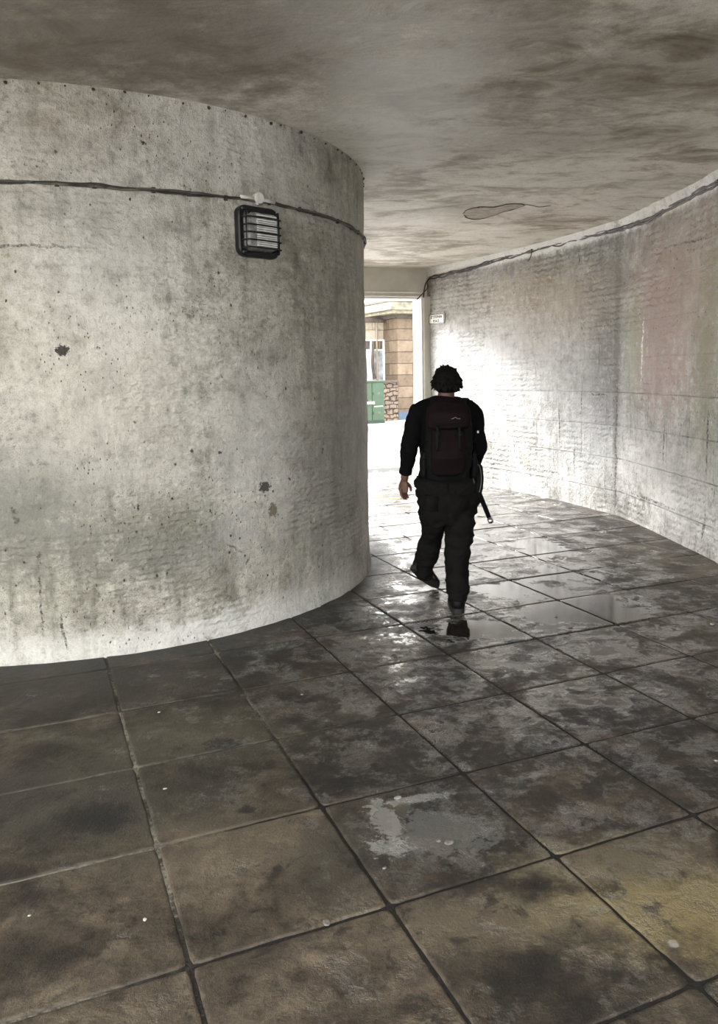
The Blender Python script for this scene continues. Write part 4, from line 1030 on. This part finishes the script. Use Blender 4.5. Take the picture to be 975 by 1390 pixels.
for sx, lab in ((-1, 0), (1, 1)):
    cx_ = 609 + sx * 33
    bm = bmesh.new(); tube(bm, [pk(cx_, 648, 5.0), pk(cx_ + sx, 643, 5.0), pk(cx_ + sx, 626, 4.99), pk(cx_, 612, 4.985)], [(.012, .04), (.022, .06), (.024, .065), (.016, .055)], 18, up=UPY, power=2.6)
    sp_ = link('side_pocket', remesh(bm, .006, 3), M_packb, pack)
    for yy in (599, 622):
        bm = bmesh.new(); tube(bm, [pk(cx_ - sx * 5, yy, 4.87), pk(cx_ + sx * 1, yy + 1, 4.93), pk(cx_ + sx, yy + 1, 5.02)], .0045, 6); obj('compression_strap', bm, M_packb, pack)
    # shoulder strap over the shoulder to the chest
    s0_ = 609 + sx * 17
    bm = bmesh.new(); tube(bm, spline([pk(s0_, 556, 5.02), pk(s0_ + sx * 2, 546, 5.05), pk(s0_ + sx * 5, 541.5, 5.13), pk(s0_ + sx * 7, 547, 5.23), pk(s0_ + sx * 9, 575, 5.30), pk(s0_ + sx * 12, 610, 5.27), pk(s0_ + sx * 14, 635, 5.1)], 5), [(.009, .026)] * 31, 12, up=Vector((1, 0, 0)))
    obj('shoulder_strap', bm, M_packb, pack, True)
bm = bmesh.new(); tube(bm, spline([pk(600, 550, 4.99), pk(603, 547.5, 4.985), pk(609, 546.5, 4.98), pk(615, 547.5, 4.985), pk(618, 550, 4.99)], 4), .006, 8); obj('haul_loop', bm, M_packb, pack, True)
for sx in (-1, 1):
    bm = bmesh.new(); x_ = 609 + sx * 15; tube(bm, spline([pk(x_, 578, 4.81), pk(x_, 592, 4.795), pk(x_, 612, 4.792)], 4), [(.009, .003)] * 9, 8, up=UPY); bs = obj('lid_strap', bm, M_packb, pack, True)
    bm = bmesh.new(); box(bm, pk(x_ - 2.4, 592, 4.785), pk(x_ + 2.4, 587, 4.797), .002); obj('buckle', bm, M_packb, bs)
bm = bmesh.new(); box(bm, pk(648, 588, 4.99), pk(650, 584.5, 5.0), .002); q = obj('reflector', bm, M_disc, pack); q['label'] = 'tiny pale reflective tab'

# holster bag on the right hip, with pale piping
bag = empty('hip_bag', at(650, 668, 5.14)); HB = bag.location.copy()
tag(bag, 'narrow black pouch hanging at the walker\'s right hip', 'pouch')
bm = bmesh.new(); tube(bm, [p - HB for p in (at(647, 626, 5.13), at(649.5, 634, 5.13), at(650, 648, 5.14), at(649, 662, 5.15), at(646, 676, 5.16), at(644, 681, 5.16))], [(.014, .025), (.028, .045), (.032, .055), (.032, .055), (.024, .045), (.012, .02)], 18, up=UPY, power=2.6)
link('body', remesh(bm, .005, 3), M_packb, bag)
bm = bmesh.new(); tube(bm, spline([p - HB for p in (at(646, 633, 5.085), at(650, 631, 5.08), at(653, 640, 5.085), at(653.5, 655, 5.09), at(651, 668, 5.10))], 5), .0022, 6); q = obj('piping', bm, simple('pale_piping', (.2, .2, .2), .4, .2), bag); q['label'] = 'pale grey edging'
bm = bmesh.new(); tube(bm, [p - HB for p in (at(640, 640, 5.06), at(642.5, 648, 5.055), at(644, 656, 5.055))], .002, 6); q = obj('piping', bm, simple('pale_piping_two', (.12, .12, .12), .4, .2), bag)
# pole slanting out behind the hip
p0 = at(636, 634, 5.32); p1 = at(666.5, 708, 5.02)
pole = empty('pole', p1); tag(pole, 'short black pole with a pale metal end slanting from the walker\'s right hip', 'pole')
d_ = (p1 - p0).normalized()
bm = bmesh.new(); tube(bm, [p0 - p1, p0.lerp(p1, .45) - p1, p0.lerp(p1, .46) - p1, -d_ * .02], [.021, .019, .0165, .0150], 16, up=UPY); obj('shaft', bm, M_knit, pole, True)
bm = bmesh.new(); tube(bm, [-d_ * .024, -d_ * .02, d_ * .004, d_ * .008], [.0155, .018, .018, .013], 16, up=UPY); obj('end_cap', bm, M_metal, pole, True)
# P>>

# ---------------------------------------------------------------- light
w = bpy.data.worlds.new('overcast_sky'); bpy.context.scene.world = w; w.use_nodes = True
nt = w.node_tree; nt.nodes.clear()
tc = nt.nodes.new('ShaderNodeTexCoord'); sx = nt.nodes.new('ShaderNodeSeparateXYZ'); nt.links.new(tc.outputs['Generated'], sx.inputs[0])
mr = nt.nodes.new('ShaderNodeMapRange'); nt.links.new(sx.outputs[2], mr.inputs[0]); mr.inputs[1].default_value = -.05; mr.inputs[2].default_value = .6
cr = nt.nodes.new('ShaderNodeValToRGB'); nt.links.new(mr.outputs[0], cr.inputs[0])
cr.color_ramp.elements[0].color = (1, .99, .975, 1); cr.color_ramp.elements[1].color = (.97, .97, .965, 1)
bg = nt.nodes.new('ShaderNodeBackground'); nt.links.new(cr.outputs[0], bg.inputs[0]); bg.inputs[1].default_value = 4.2
sl = bpy.data.lights.new('low_sun', 'SUN'); sl.energy = 15; sl.angle = math.radians(32); sl.color = (1, .98, .95)
so = bpy.data.objects.new('low_sun', sl); C.objects.link(so)
so.rotation_euler = Vector((.68, -.62, -.58)).to_track_quat('-Z', 'Y').to_euler()
wo = nt.nodes.new('ShaderNodeOutputWorld'); nt.links.new(bg.outputs[0], wo.inputs[0])
sc = bpy.context.scene
sc.view_settings.view_transform = 'Standard'; sc.view_settings.look = 'None'; sc.view_settings.gamma = 1; sc.view_settings.use_curve_mapping = False
sc.view_settings.exposure = 0.68; sc.cycles.adaptive_threshold = .02
sc.cycles.max_bounces = 7; sc.cycles.diffuse_bounces = 5; sc.cycles.glossy_bounces = 3; sc.cycles.transmission_bounces = 3
